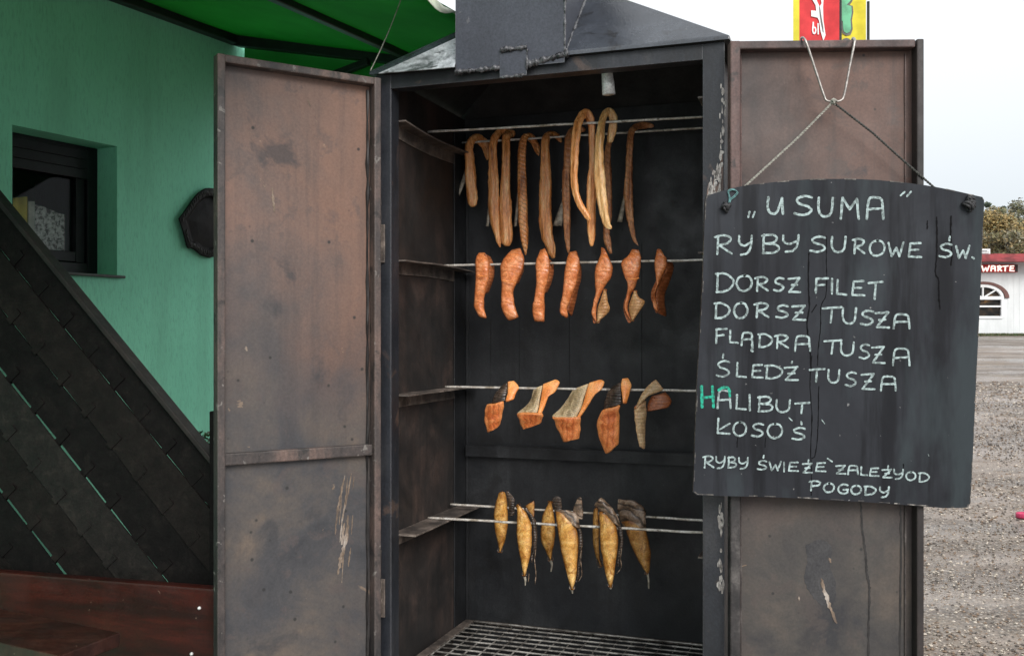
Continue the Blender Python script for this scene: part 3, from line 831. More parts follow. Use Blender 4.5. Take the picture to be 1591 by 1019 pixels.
strip([(1062, 262, 16, .03), (1044, 280, 20, .0), (1034, 360, 20, -.012), (1036, 480, 22, -.015), (1038, 600, 22, -.015), (1034, 720, 22, -.015), (1028, 820, 17, -.015), (1036, 890, 18, -.015), (1056, 958, 12, -.015)], vB,
      'dark strip half hidden behind the palest golden strip', M['strip_dark'], (), 9)
strip([(1318, 182, 8, .05), (1270, 176, 18, .045), (1215, 184, 21, .025), (1182, 215, 22, .0), (1170, 300, 23, -.012), (1166, 420, 25, -.015), (1163, 540, 29, -.015), (1163, 640, 27, -.015), (1174, 750, 19, -.015), (1194, 860, 11, -.015), (1222, 910, 5, -.015)], vB,
      'thin rusty strip alone at the right end of the top row', M['strip_dark'], [((1148, 580), (1108, 765), 10, 16)], 10)

def ruled(L, R, v, zf, n=6, cols=7, belly=0.0, dL=None, dR=None, rag=.0012, seed=0):
    """surface between a left and a right outline given from top to bottom (x, y, dv)"""
    Ls, Rs = smoothline(L, n), smoothline(R, n)
    m_ = 4 * max(len(L), len(R))
    def res(q):
        q = np.array(q)
        t = np.linspace(0, len(q) - 1, m_)
        return [tuple(np.interp(x, np.arange(len(q)), q[:, k]) for k in range(3)) for x in t]
    Ls, Rs = res(Ls), res(Rs)
    rows = []
    for i, (a, b) in enumerate(zip(Ls, Rs)):
        row = []
        for j in range(cols):
            t = j / (cols - 1)
            x, y, d = (a[k] + (b[k] - a[k]) * t for k in range(3))
            d -= belly * math.sin(math.pi * t)
            p = cab(*zf((x, y)), v + d)
            p += Vector((noise.noise(p * 60 + Vector((seed, 0, 0))), noise.noise(p * 45 + Vector((0, seed, 9))) * 1.5, noise.noise(p * 60 + Vector((5, 5, seed))))) * rag
            row.append(p)
        rows.append(row)
    return rows
def sheetpart(name, L, R, v, zf, mats, t, thick=.014, so=(1, 0), belly=.009, seed=0, **kw):
    mb = MB()
    rows = ruled(L, R, v, zf, belly=belly, seed=seed, **kw)
    mb.grid(rows)
    o = mb.build(name, mats, t, smooth=True, solid=(thick, *so), subsurf=1)
    nr, nc = len(rows), len(rows[0])
    at_ = o.data.attributes.new('edge', 'FLOAT', 'POINT')
    at_.data.foreach_set('value', [max(abs(2 * j / (nc - 1) - 1), abs(2 * i / (nr - 1) - 1) ** 3) for i in range(nr) for j in range(nc)])
    return o
FIL = 'orange fish fillets on the second rod'
def fillet(L, R, label, seed, skin=None, top=None, lower=None):
    v = RV[2] - .016
    t = thing('fish_fillet', label, 'smoked fish', cab(*Z2((L[1][0] + 30, 208)), RV[2]), FIL)
    sheetpart('flesh', L, R, v, Z2, [M['salmon'], M['salmon_dark']], t, .012, seed=seed, belly=.006, rag=.0026)
    if skin: sheetpart('skin', [(x - 5, y, .008) for x, y, _ in skin[0]], [(x, y, .042) for x, y, _ in skin[1]], v, Z2, [M['salmon_dark'], M['darkskin']], t, .007, seed=seed + 7, belly=.004)
    if lower: sheetpart('twisted_end', lower[0], lower[1], v + .004, Z2, [M['twist'], M['salmon_dark']], t, .009, seed=seed + 3)
    return t
def d(pts, dv=0.0, end=None):
    n = len(pts)
    return [(x, y, dv if end is None else dv + (end - dv) * (i / (n - 1))) for i, (x, y) in enumerate(pts)]
fillet([(168, 122, .02), (146, 175, .0), (148, 280, -.006), (143, 380, -.004), (141, 465, 0), (172, 522, .004)], [(212, 124, .024), (240, 185, .004), (238, 280, .0), (215, 375, .004), (208, 450, .006), (225, 530, .008)],
       'narrow orange fillet, leftmost of the seven', 1, (d([(215, 130), (240, 200), (238, 290), (215, 380)]), d([(245, 150), (268, 205), (268, 280), (232, 380)])))
fillet([(375, 105, .022), (318, 160, .004), (296, 220, -.004), (306, 305, -.008), (304, 400, -.004), (308, 480, -.002), (348, 546, .002)], [(428, 92, .024), (449, 165, .008), (440, 230, .002), (408, 310, .004), (386, 380, .008), (394, 450, .006), (420, 520, .004)],
       'widest orange fillet with a knife scar, second from the left of seven', 2, (d([(440, 170), (435, 240), (405, 320)]), d([(452, 175), (447, 240), (412, 322)])))
fillet([(545, 104, .02), (520, 160, .004), (514, 220, -.004), (518, 310, -.008), (506, 400, -.004), (494, 470, 0), (506, 548, .004)], [(580, 96, .022), (602, 165, .006), (607, 230, .002), (596, 300, .004), (578, 380, .008), (578, 470, .01), (576, 552, .01)],
       'orange fillet with fine ribbed flesh right below the longest strip', 3, (d([(600, 160), (605, 230), (596, 300), (575, 380)]), d([(612, 170), (632, 215), (624, 290), (590, 375)])))
fillet([(722, 118, .02), (698, 180, .004), (688, 240, -.004), (684, 320, -.008), (674, 410, -.004), (658, 480, 0), (676, 518, .004)], [(770, 112, .022), (791, 190, .006), (784, 260, .002), (768, 330, .004), (742, 400, .008), (716, 470, .01), (722, 524, .01)],
       'middle one of the seven orange fillets with curved flakes', 4, (d([(785, 190), (782, 260), (765, 340), (738, 410), (718, 480)]), d([(796, 200), (800, 270), (782, 350), (765, 430), (742, 520)])))
fillet([(916, 90, .02), (908, 150, .006), (878, 215, -.002), (872, 290, -.006), (878, 370, -.004), (866, 440, 0), (856, 505, .004), (888, 556, .008)], [(938, 96, .022), (966, 150, .008), (990, 215, .002), (980, 280, .002), (940, 340, .008), (912, 400, .012), (892, 470, .014), (894, 556, .012)],
       'orange fillet twisted to a flat paler end, third from the right of seven', 5, None, None, (d([(938, 345), (912, 405), (890, 470), (888, 556)]), d([(946, 345), (962, 420), (972, 484), (896, 558)], .004)))
fillet([(1098, 104, .02), (1072, 150, .006), (1036, 180, 0), (1046, 250, -.006), (1074, 310, -.006), (1070, 390, -.002), (1058, 470, .002), (1100, 546, .008)], [(1148, 104, .022), (1162, 160, .008), (1160, 220, .002), (1150, 285, .002), (1124, 350, .008), (1096, 400, .012), (1082, 470, .014), (1106, 548, .012)],
       'orange fillet whose lower end flares to a sharp corner', 6, None, None, (d([(1122, 352), (1096, 405), (1080, 470), (1102, 546)]), d([(1126, 356), (1150, 395), (1188, 432), (1110, 550)], .004)))
fillet([(1258, 100, .02), (1238, 165, .004), (1241, 250, -.004), (1252, 320, -.006), (1238, 400, -.002), (1234, 460, .002), (1256, 490, .006)], [(1275, 98, .022), (1322, 165, .01), (1318, 230, .006), (1280, 300, .008), (1256, 360, .012), (1256, 420, .012), (1278, 486, .01)],
       'orange fillet showing its dark skin side, rightmost of the seven', 7, (d([(1300, 160), (1318, 240), (1272, 310), (1258, 400), (1276, 500)]), d([(1340, 165), (1364, 215), (1338, 310), (1306, 400), (1322, 518)], .004)))

for o_, pts in ((2, [(312, 296), (350, 304), (398, 311)]), (6, [(1076, 284), (1110, 290), (1148, 282)]), (1, [(165, 262), (190, 272), (222, 268)])):
    th = bpy.data.objects['fish_fillet' + ('' if o_ == 1 else '.%03d' % (o_ - 1))]
    mb = MB()
    mb.tube([cab(*Z2(q_), RV[2] - .016 - .0165) for q_ in smoothline(pts, 5)], .0016, 6, lump=.0006)
    mb.build('knife_cut', M['slabcut'], th, smooth=True)
SLB = 'folded fish slabs on the third rod'
def slab(skin, cut, low, label, sk, seed, thick=.013, lowmat='slab', cutmat='slabcut'):
    v = RV[3] - .004
    t = thing('fish_slab', label, 'smoked fish', cab(*Z3((skin[0][1][0], 180)), RV[3]), SLB)
    sheetpart('skin', skin[0], skin[1], v, Z3, [sk, M['salmon_dark']], t, .010, seed=seed, belly=.008)
    sheetpart('cut_side', cut[0], cut[1], v - .004, Z3, [M[cutmat], M['salmon_dark']], t, .009, seed=seed + 2, belly=.004)
    sheetpart('lower_flap', low[0], low[1], v - .006, Z3, [M[lowmat], M['darkskin']], t, thick, seed=seed + 4, belly=.008, rag=.0034)
    return t
slab((d([(330, 138), (295, 165), (262, 205), (245, 262)], .01, -.03), d([(350, 128), (352, 165), (345, 200), (338, 246)], .004, -.034)),
     (d([(345, 126), (345, 165), (342, 205), (330, 248)], .0, -.034), d([(385, 118), (420, 158), (402, 195), (388, 238)], .01, -.022)),
     (d([(214, 270), (200, 325), (208, 390), (222, 446)], -.034, -.01), d([(330, 248), (322, 310), (312, 370), (290, 412)], -.034, -.012)),
     'small folded slab with dark skin, leftmost on the third rod', M['darkskin'], 11)
slab((d([(500, 168), (482, 240), (440, 285), (396, 320)], .012, -.034), d([(565, 145), (550, 215), (538, 285), (520, 345)], .004, -.036)),
     (d([(560, 142), (548, 215), (536, 285), (518, 348)], .0, -.036), d([(640, 110), (666, 130), (640, 190), (602, 215), (578, 280), (556, 325)], .012, -.024)),
     (d([(398, 325), (412, 365), (424, 400), (437, 425)], -.036, -.012), d([(560, 326), (563, 345), (563, 362), (558, 382)], -.034, -.014)),
     'folded slab with silvery scaled skin, second from the left on the third rod', M['scale'], 12)
slab((d([(742, 170), (705, 235), (660, 290), (608, 338)], .012, -.036), d([(845, 135), (818, 215), (795, 290), (755, 370)], .004, -.038)),
     (d([(842, 132), (815, 215), (792, 290), (752, 372)], .0, -.038), d([(912, 112), (938, 125), (925, 170), (890, 200), (845, 270), (794, 345)], .012, -.026)),
     (d([(610, 344), (635, 395), (660, 450), (683, 504)], -.038, -.012), d([(795, 346), (794, 390), (794, 430), (790, 478)], -.036, -.014)),
     'largest folded slab with pale scaled skin, in the middle of the third rod', M['scale'], 13)
slab((d([(990, 150), (950, 195), (935, 240), (925, 296)], .014, -.03), d([(1045, 125), (1044, 170), (1046, 215), (1046, 262)], .004, -.034)),
     (d([(1042, 106), (1036, 155), (1042, 205), (1048, 258)], .0, -.034), d([(1085, 104), (1104, 150), (1092, 205), (1076, 264)], .01, -.022)),
     (d([(920, 300), (885, 375), (896, 470), (944, 578)], -.034, -.006), d([(1036, 270), (1032, 350), (1032, 440), (1028, 512)], -.034, -.01)),
     'long hanging slab with near black skin, fourth on the third rod', M['darkskin'], 14)
slab((d([(1250, 108), (1190, 160), (1152, 215), (1122, 296)], .008, -.03), d([(1306, 180), (1250, 202), (1205, 222), (1130, 300)], .004, -.032)),
     (d([(1225, 215), (1205, 245), (1196, 275), (1196, 310)], .01, .0), d([(1312, 188), (1342, 225), (1346, 262), (1326, 288)], .02, .01)),
     (d([(1122, 300), (1122, 380), (1130, 460), (1148, 530)], -.032, -.014), d([(1198, 240), (1198, 330), (1192, 440), (1192, 540)], .0, -.01)),
     'pale skinned slab folded sideways, rightmost on the third rod', M['tanskin'], 15, lowmat='tanskin', cutmat='salmon_dark')

FLT = 'golden flatfish on the lowest rods'
def flatfish(L, R, v, label, seed, skin=None, tail=None, mats=('gold', 'darkskin'), cap=None, back=None, strings=()):
    t = thing('flatfish', label, 'smoked fish', cab(*Z4((L[1][0] + 25, L[1][1])), v), FLT)
    sheetpart('flesh', L, R, v - .016, Z4, [M[mats[0]], M[mats[1]]], t, .013, seed=seed, belly=.010, rag=.0022)
    if skin: sheetpart('skin', skin[0], skin[1], v - .008, Z4, [M['darkskin'], M['darkskin']], t, .008, seed=seed + 5, belly=.003, rag=.0035)
    if cap: sheetpart('wrinkled_skin', cap[0], cap[1], v - .018, Z4, [M['wrinkle'], M['darkskin']], t, .008, seed=seed + 6, belly=.008, rag=.004)
    if back: sheetpart('back_half', back[0], back[1], v + .012, Z4, [M[back[2]], M['darkskin']], t, .008, seed=seed + 8, belly=.003, rag=.002)
    if tail:
        mb = MB()
        q = smoothline(tail, 5)
        mb.tube([cab(*Z4((x, y)), v - .012) for x, y in q], [.0042 * (1 - .6 * k / len(q)) for k in range(len(q))], 7, lump=.0012)
        mb.build('tail', M['fin'], t, smooth=True)
    if strings:
        mb = MB()
        for s in strings:
            q = smoothline(s, 5)
            mb.tube([cab(*Z4((x + 3 * noise.noise(Vector((y * .1, seed, 0))), y)), v - .012) for x, y in q], .0012, 5, lump=.0008)
        mb.build('skin_shred', M['wrinkle'], t, smooth=True)
    return t
vb, vf = RV[41], RV[4]
flatfish(d([(290, 95), (270, 160), (257, 240), (264, 320), (282, 400), (296, 466)], .004, .006), d([(340, 92), (350, 170), (354, 250), (348, 340), (330, 410), (303, 468)], .01, .008), vb,
         'golden flatfish with black streaked skin, leftmost on the lowest rods', 21, (d([(335, 92), (350, 170), (352, 240)]), d([(352, 90), (392, 145), (388, 235)])))
flatfish(d([(603, 150), (570, 200), (553, 250), (543, 330), (550, 400), (582, 470), (604, 512)], .004, .006), d([(612, 150), (628, 200), (638, 260), (641, 340), (634, 410), (624, 465), (611, 514)], .006, .008), vb,
         'smaller golden flatfish behind and between the two front ones, with a hooked tail', 22, (d([(612, 150), (622, 180), (636, 230)]), d([(640, 118), (672, 130), (684, 215)])), [(607, 510), (618, 535), (612, 578)])
flatfish(d([(868, 190), (860, 260), (860, 340), (866, 420), (884, 490), (915, 548)], .002, .006), d([(900, 190), (908, 260), (908, 340), (908, 420), (910, 490), (922, 550)], .004, .008), vb,
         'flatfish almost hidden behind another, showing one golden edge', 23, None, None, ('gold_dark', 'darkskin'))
flatfish(d([(1030, 275), (1052, 300), (1068, 345), (1085, 400), (1120, 475), (1160, 545), (1196, 592)], .0, .006), d([(1160, 262), (1196, 330), (1212, 400), (1226, 470), (1222, 530), (1214, 580), (1206, 598)], .004, .008), vb,
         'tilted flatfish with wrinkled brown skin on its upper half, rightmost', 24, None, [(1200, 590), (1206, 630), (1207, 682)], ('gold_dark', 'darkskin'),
         (d([(1016, 138), (1008, 190), (1020, 245), (1045, 310)], .004, .004), d([(1130, 146), (1182, 190), (1192, 255), (1196, 320)], .006, .004)))
flatfish(d([(403, 165), (400, 240), (397, 330), (404, 420), (424, 510), (440, 606)], -.002, .0), d([(418, 168), (466, 220), (496, 290), (502, 380), (494, 460), (476, 540), (455, 612)], .004, .002), vf,
         'slender golden flatfish in front, leftmost on the front rod', 25, (d([(440, 190), (488, 250), (502, 330), (500, 420), (486, 520)], .002), d([(455, 185), (512, 250), (530, 320), (526, 420), (500, 530)], .006)), [(452, 610), (456, 635), (455, 662)], ('gold', 'darkskin'), None,
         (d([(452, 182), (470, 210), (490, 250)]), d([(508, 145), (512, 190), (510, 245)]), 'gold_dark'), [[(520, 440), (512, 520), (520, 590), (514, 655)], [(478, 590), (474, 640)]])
flatfish(d([(634, 210), (642, 290), (654, 370), (664, 440), (684, 520), (704, 600), (735, 692)], -.002, .0), d([(690, 218), (752, 280), (778, 350), (783, 430), (778, 520), (770, 620), (744, 694)], .004, .002), vf,
         'big golden flatfish in the middle of the front rod, hanging lowest', 26, (d([(745, 270), (775, 340), (782, 430), (778, 520), (768, 640)], .002), d([(770, 260), (802, 340), (806, 430), (796, 520), (776, 650)], .006)), [(740, 690), (742, 712)], ('gold', 'darkskin'),
         (d([(630, 204), (638, 225), (700, 270), (740, 300)], .002, .004), d([(720, 202), (770, 225), (788, 270), (790, 320)], .006, .006)), (d([(772, 130), (742, 200), (750, 260)]), d([(798, 130), (808, 200), (806, 262)]), 'wrinkle'), [[(800, 420), (792, 500), (800, 590), (780, 640)]])
flatfish(d([(898, 210), (900, 290), (902, 370), (910, 450), (925, 530), (940, 600), (966, 678)], -.002, .0), d([(950, 225), (1000, 280), (1024, 350), (1024, 430), (1014, 510), (1002, 600), (982, 680)], .004, .002), vf,
         'golden flatfish under a black wrinkled cap, rightmost on the front rod', 27, (d([(1000, 270), (1024, 350), (1024, 430), (1010, 520)], .002), d([(1034, 280), (1052, 350), (1050, 430), (1026, 560)], .006)), [(972, 676), (980, 684)], ('gold', 'darkskin'),
         (d([(872, 180), (890, 200), (930, 225), (990, 285)], .0, .004), d([(920, 122), (975, 175), (1015, 230), (1040, 310)], .006, .006)), None, [[(1044, 430), (1036, 500), (1040, 550), (1014, 590)]])

# ------------------------------------------------------------------ chalkboard, its hook and rope
YB = 2.312
BN = Vector((0, -1, 0))
def bp(px, py, lift=0.0):
    return at(px, py, YB - lift)
board = thing('chalkboard', 'hand lettered black chalkboard hanging in front of the smoker door', 'sign', at(1300, 780, YB))
top_edge = smoothline([(1098, 304), (1150, 290), (1225, 281), (1300, 278), (1375, 281), (1450, 290), (1526, 306)], 6)
out = top_edge + [(1529, 311)] + smoothline([(1529, 318), (1524, 430), (1516, 610), (1508, 780)], 3)[:-1] + [(1508, 781), (1503, 788), (1470, 789)] + [(1350, 780), (1220, 773), (1083, 769), (1077, 764), (1078, 740)] + [(1083, 600), (1092, 430), (1096, 312)]
mb = MB()
front = [bp(px + .6 * noise.noise(Vector((px * .1, py * .1, 0))), py + .6 * noise.noise(Vector((px * .1, py * .1, 5))), .0) for px, py in out]
nB = len(front)
back = [p + Vector((0, .010, 0)) for p in front]
mb.add(front + back, [tuple(range(nB))[::-1], tuple(range(nB, 2 * nB))], 0)
mb.add(front + back, [(i, (i + 1) % nB, (i + 1) % nB + nB, i + nB) for i in range(nB)], 1)
mb.build('board_panel', [M['board'], M['board_edge']], board, recalc=True)
# rubbed pale edge along the rim of the face
mb = MB()
for i in range(nB):
    a, b = front[i], front[(i + 1) % nB]
    k = max(1, int((b - a).length / .006))
    for j in range(k):
        p = a.lerp(b, (j + .5) / k)
        if noise.noise(p * 38) > .12:
            c_ = p.lerp(sum(front, Vector()) / nB, .004)
            ribbon(mb, [c_ + (a - b).normalized() * .004, c_ - (a - b).normalized() * .004], .0022 * random.uniform(.5, 1.3), BN, False, .0006 + .00002 * (j % 7), .5)
mb.build('rubbed_edge', M['board_edge'], board)

FONT = {
 'A': [[(0, 1), (.08, .3), (.2, .03), (.55, 0), (.88, .08), (.95, .35), (1, 1)], '|', [(.05, .55), (.95, .52)]],
 'B': ['|', [(.12, 0), (.06, 1)], [(0, .06), (.6, .0), (.88, .18), (.68, .42), (.18, .48)], [(.18, .48), (.8, .54), (1, .74), (.75, .95), (.04, 1)]],
 'D': ['|', [(.12, .05), (.08, .98)], [(0, .03), (.55, .03), (1, .36), (.9, .74), (.5, .96), (.06, 1)]],
 'E': ['|', [(.95, .02), (.18, .05)], [(.18, .05), (.06, .96)], [(.06, .96), (1, 1)], [(.1, .5), (.8, .47)]],
 'F': ['|', [(.12, .02), (.08, 1)], [(.1, .03), (1, 0)], [(.1, .5), (.75, .44)]],
 'G': [[(.95, .1), (.5, 0), (.1, .3), (.08, .75), (.5, 1), (.95, .85), (.9, .55)], '|', [(.55, .58), (1, .54)]],
 'H': ['|', [(.05, 0), (.08, 1)], [(.92, 0), (1, 1)], [(.05, .55), (1, .5)]],
 'I': ['|', [(.5, 0), (.5, 1)]],
 'L': ['|', [(.12, 0), (.06, .94)], [(.06, .94), (1, 1)]],
 'M': ['|', [(0, 1), (.1, 0)], [(.1, 0), (.5, .55)], [(.5, .55), (.9, .05)], [(.9, .05), (1, 1)]],
 'O': [[(.55, 0), (.15, .15), (0, .55), (.2, .93), (.55, 1), (.9, .8), (1, .4), (.8, .08), (.5, .02)]],
 'P': ['|', [(.2, .05), (.15, 1)], [(0, .1), (.5, 0), (1, .15), (.85, .45), (.2, .55)]],
 'R': ['|', [(.22, .05), (.16, 1)], [(0, .1), (.5, 0), (.95, .15), (.75, .42), (.22, .54)], '|', [(.3, .54), (1, .97)]],
 'S': [[(.95, .08), (.55, 0), (.15, .16), (.25, .4), (.75, .56), (.92, .8), (.5, 1), (0, .92)]],
 'T': ['|', [(0, .08), (1, 0)], [(.5, .05), (.42, 1)]],
 'U': [[(.03, 0), (0, .55), (.18, .92), (.55, 1), (.88, .75), (.97, 0)]],
 'u': [[(.05, 0), (0, .6), (.2, .95), (.6, .9), (.95, .1)], '|', [(.95, .05), (1, 1)]],
 'W': ['|', [(0, .05), (.2, 1)], [(.2, 1), (.52, .4)], [(.52, .4), (.72, 1)], [(.72, 1), (1, 0)]],
 'Y': [[(.05, 0), (.08, .38), (.45, .52), (.9, .35)], [(1, 0), (.92, .6), (.65, .92), (.2, 1)]],
 'Z': ['|', [(.02, .06), (.95, 0)], [(.95, 0), (.1, .97)], [(.1, .97), (1, 1)], [(.28, .5), (.75, .48)]],
 '.': ['|', [(.3, .3), (.7, .7)]],
}
def A1(x, y): return (1080 + x / 3.396, 270 + y / 3.396)
def A2(x, y): return (1070 + x / 3.396, 550 + y / 3.396)
white, green = MB(), MB()
lift_k = [0]
def put(mb, pts, w, zf, sm=True):
    q = smoothline(pts, 7) if sm and len(pts) > 2 else [tuple(np.array(pts[0]) + (np.array(pts[-1]) - np.array(pts[0])) * k / 6) for k in range(7)]
    lift_k[0] += 1
    ww = w * .82 / 3.396 * YB / F
    n = len(q)
    ribbon(mb, [bp(*zf(x + .8 * noise.noise(Vector((x * .06, y * .06, lift_k[0]))), y)) for x, y in q], [ww * (1 + .18 * noise.noise(Vector((k * .5, lift_k[0], 0)))) for k in range(n)], BN, True, .0009 + .000012 * (lift_k[0] % 60), .35)
def glyph(ch, x0, y0, x1, y1, zf, w=13, mb=None):
    mb = mb or white
    sm = True
    for st in FONT[ch]:
        if st == '|':
            sm = False; continue
        put(mb, [(x0 + (x1 - x0) * a, y0 + (y1 - y0) * b) for a, b in st], w, zf, len(st) > 2)
def line(s, zf, w=13):
    for ch, x0, y0, x1, y1 in s: glyph(ch, x0, y0, x1, y1, zf, w)
for p, q in (((287, 200), (280, 230)), ((314, 202), (303, 230)), ((1104, 97), (1083, 116)), ((1138, 96), (1118, 119))):
    put(white, [p, q], 12, A1, False)
line([('u', 382, 125, 462, 212), ('S', 524, 118, 620, 218), ('U', 650, 128, 728, 226), ('M', 768, 128, 862, 238), ('A', 905, 126, 992, 238)], A1, 16)
line([('R', 102, 325, 192, 425), ('Y', 228, 328, 298, 428), ('B', 352, 322, 442, 420), ('Y', 460, 325, 545, 412), ('S', 607, 332, 690, 412), ('U', 720, 335, 795, 414), ('R', 830, 343, 892, 422), ('O', 920, 352, 998, 432), ('W', 1020, 362, 1098, 436), ('E', 1122, 365, 1192, 440), ('S', 1287, 370, 1355, 440), ('W', 1376, 380, 1446, 444), ('.', 1454, 436, 1476, 452)], A1, 14)
put(white, [(1342, 332), (1340, 352)], 14, A1, False)
line([('D', 108, 525, 200, 624), ('O', 218, 536, 298, 618), ('R', 316, 545, 382, 618), ('S', 415, 550, 468, 618), ('Z', 490, 550, 553, 625), ('F', 630, 552, 700, 628), ('I', 715, 555, 728, 632), ('L', 745, 560, 798, 638), ('E', 824, 565, 892, 642), ('T', 915, 570, 990, 660)], A1, 14)
line([('D', 102, 682, 180, 762), ('O', 205, 680, 275, 762), ('R', 312, 682, 386, 758), ('S', 427, 694, 492, 760), ('Z', 510, 696, 582, 771), ('T', 672, 704, 772, 785), ('U', 778, 710, 850, 790), ('S', 873, 722, 942, 796), ('Z', 950, 731, 1022, 811), ('A', 1046, 742, 1130, 815)], A1, 14)
line([('F', 106, 818, 165, 892), ('L', 180, 826, 226, 892), ('A', 244, 838, 302, 904), ('D', 333, 845, 404, 914), ('R', 420, 850, 490, 920), ('A', 526, 856, 606, 934), ('T', 681, 878, 772, 948), ('U', 768, 888, 838, 958), ('S', 866, 900, 920, 974), ('Z', 930, 912, 998, 998), ('A', 1042, 922, 1130, 1010)], A1, 13)
put(white, [(300, 902), (302, 918), (297, 930), (303, 936)], 16, A1)
line([('S', 147, 36, 217, 118), ('L', 250, 46, 302, 121), ('E', 330, 55, 390, 124), ('D', 403, 60, 492, 129), ('Z', 505, 68, 576, 137), ('T', 638, 78, 716, 145), ('U', 736, 84, 796, 150), ('S', 826, 96, 886, 168), ('Z', 910, 104, 980, 185), ('A', 1013, 118, 1092, 192)], A2, 13)
put(white, [(182, 0), (180, 19)], 12, A2, False); put(white, [(545, 40), (543, 48)], 12, A2, False)
glyph('H', 65, 172, 130, 278, A2, 18, green)
line([('A', 152, 192, 220, 284), ('L', 248, 216, 302, 291), ('I', 314, 216, 328, 298), ('B', 365, 224, 442, 302), ('U', 462, 242, 536, 305), ('T', 562, 256, 636, 312)], A2, 13)
put(green, [(158, 190), (180, 176), (205, 178), (216, 196)], 18, A2); put(green, [(214, 196), (217, 222)], 15, A2, False)
line([('L', 148, 340, 216, 420), ('O', 235, 358, 302, 430), ('S', 332, 366, 396, 434), ('O', 416, 366, 492, 442), ('S', 546, 388, 614, 450)], A2, 13)
put(white, [(163, 396), (216, 366)], 11, A2, False); put(white, [(592, 358), (595, 370)], 13, A2, False)
line([('R', 75, 537, 130, 598), ('Y', 142, 540, 190, 602), ('B', 206, 543, 250, 598), ('Y', 262, 546, 312, 604), ('S', 362, 562, 412, 608), ('W', 425, 566, 486, 612), ('I', 498, 570, 506, 618), ('E', 525, 570, 577, 616), ('Z', 600, 576, 650, 625), ('E', 668, 572, 722, 618), ('Z', 776, 587, 826, 630), ('A', 840, 588, 892, 632), ('L', 906, 596, 942, 638), ('E', 952, 600, 1002, 642), ('Z', 1020, 608, 1070, 650), ('Y', 1080, 608, 1130, 658), ('O', 1146, 620, 1196, 664), ('D', 1212, 626, 1266, 672)], A2, 11)
for p, q in (((396, 534), (394, 546)), ((632, 558), (630, 568)), ((1052, 588), (1050, 598)), ((732, 550), (756, 566))):
    put(white, [p, q], 10, A2, False)
line([('P', 636, 668, 692, 718), ('O', 712, 680, 766, 727), ('G', 786, 686, 840, 735), ('O', 856, 692, 908, 738), ('D', 926, 696, 985, 741), ('Y', 1006, 700, 1055, 754)], A2, 12)
put(white, [(528, 335), (546, 352)], 7, A2, False); put(white, [(700, 345), (716, 366)], 6, A2, False); put(white, [(1262, 528), (1266, 536)], 5, A2, False); pass
white.build('chalk_writing', M['chalk'], board)
g_ = green.build('chalk_writing', M['chalk_green'], board)
g_['label'] = 'green chalk letter strokes'
mb = MB()
for pts, w, zf in (([(600, 420), (597, 560), (602, 700), (590, 800), (606, 930), (612, 1040)], 11, A1), ([(694, 330), (692, 450), (694, 530), (690, 640), (664, 700), (662, 800), (650, 920), (646, 1010)], 7, A1),
                   ([(650, 10), (640, 160), (650, 330), (644, 500), (648, 650), (646, 745)], 7, A2), ([(686, 170), (684, 300), (680, 430), (668, 530), (652, 548)], 7, A2),
                   ([(1274, 230), (1276, 330), (1274, 430), (1268, 525), (1284, 560), (1286, 650), (1292, 712)], 11, A1), ([(1350, 225), (1348, 320), (1354, 420), (1350, 482)], 11, A1),
                   ([(1226, 250), (1224, 290)], 10, A1), ([(258, 440), (255, 490)], 7, A2), ([(406, 440), (402, 492)], 5, A2), ([(640, 690), (616, 730)], 8, A1), ([(1133, 580), (1133, 608)], 8, A2)):
    q = smoothline(pts, 9)
    n = len(q)
    ribbon(mb, [bp(*zf(x + 2.2 * noise.noise(Vector((y * .05, x, 0))), y)) for x, y in q], [w / 3.396 * YB / F * (.7 + .5 * noise.noise(Vector((k * .35, pts[0][0], 0)))) for k in range(n)], BN, True, .00035 + .00003 * (pts[0][0] % 11), .5)
mb.build('drip_mark', M['drip'], board)
# nail holes
def knot(c, r, turns, matl, name, par, seed):
    mb = MB()
    for k in range(turns):
        rnd = random.Random(seed + k)
        ax = Vector((rnd.uniform(-1, 1), rnd.uniform(-.5, .5), rnd.uniform(-1, 1))).normalized()
        b1 = ax.orthogonal().normalized(); b2 = ax.cross(b1)
        cc = c + Vector((rnd.uniform(-1, 1), rnd.uniform(-.6, .0), rnd.uniform(-1, 1))) * r * .45
        mb.tube([cc + (b1 * math.cos(w) + b2 * math.sin(w)) * r * rnd.uniform(.75, .95) for w in np.linspace(0, 5.9, 16)], r * .32, 7, lump=.0008)
    return mb.build(name, matl, par, smooth=True)
rope = thing('hanging_rope', 'twisted grey rope holding the chalkboard on the wire hook', 'rope', at(1297, 160, 2.325))
def twist(pts, r, matl, name, par, pitch=.014):
    q = [Vector(p) for p in pts]
    L = [0]
    for a, b in zip(q, q[1:]): L.append(L[-1] + (b - a).length)
    n = max(24, int(L[-1] / pitch * 9))
    P = []
    for k in range(n + 1):
        s = L[-1] * k / n
        i = min(max(j for j in range(len(L)) if L[j] <= s + 1e-9), len(q) - 2)
        P.append((q[i].lerp(q[i + 1], (s - L[i]) / max(L[i + 1] - L[i], 1e-9)), (q[i + 1] - q[i]).normalized(), s))
    mb = MB()
    for ph in (0, math.pi):
        pts_ = []
        for p, t, s in P:
            a = t.orthogonal().normalized(); b = t.cross(a)
            w = s / pitch * 2 * math.pi + ph
            pts_.append(p + (a * math.cos(w) + b * math.sin(w)) * r * .55)
        mb.tube(pts_, r * .62, 6)
    return mb.build(name, matl, par, smooth=True)
Yr = 2.3265
kn = at(1294, 159, 2.322)
lh, rh = bp(1128, 320), bp(1503, 320)
twist([kn, at(1240, 214, Yr), at(1192, 258, Yr), at(1155, 292, Yr), at(1140, 306, Yr + .001)], .0026, M['rope'], 'left_strand', rope)
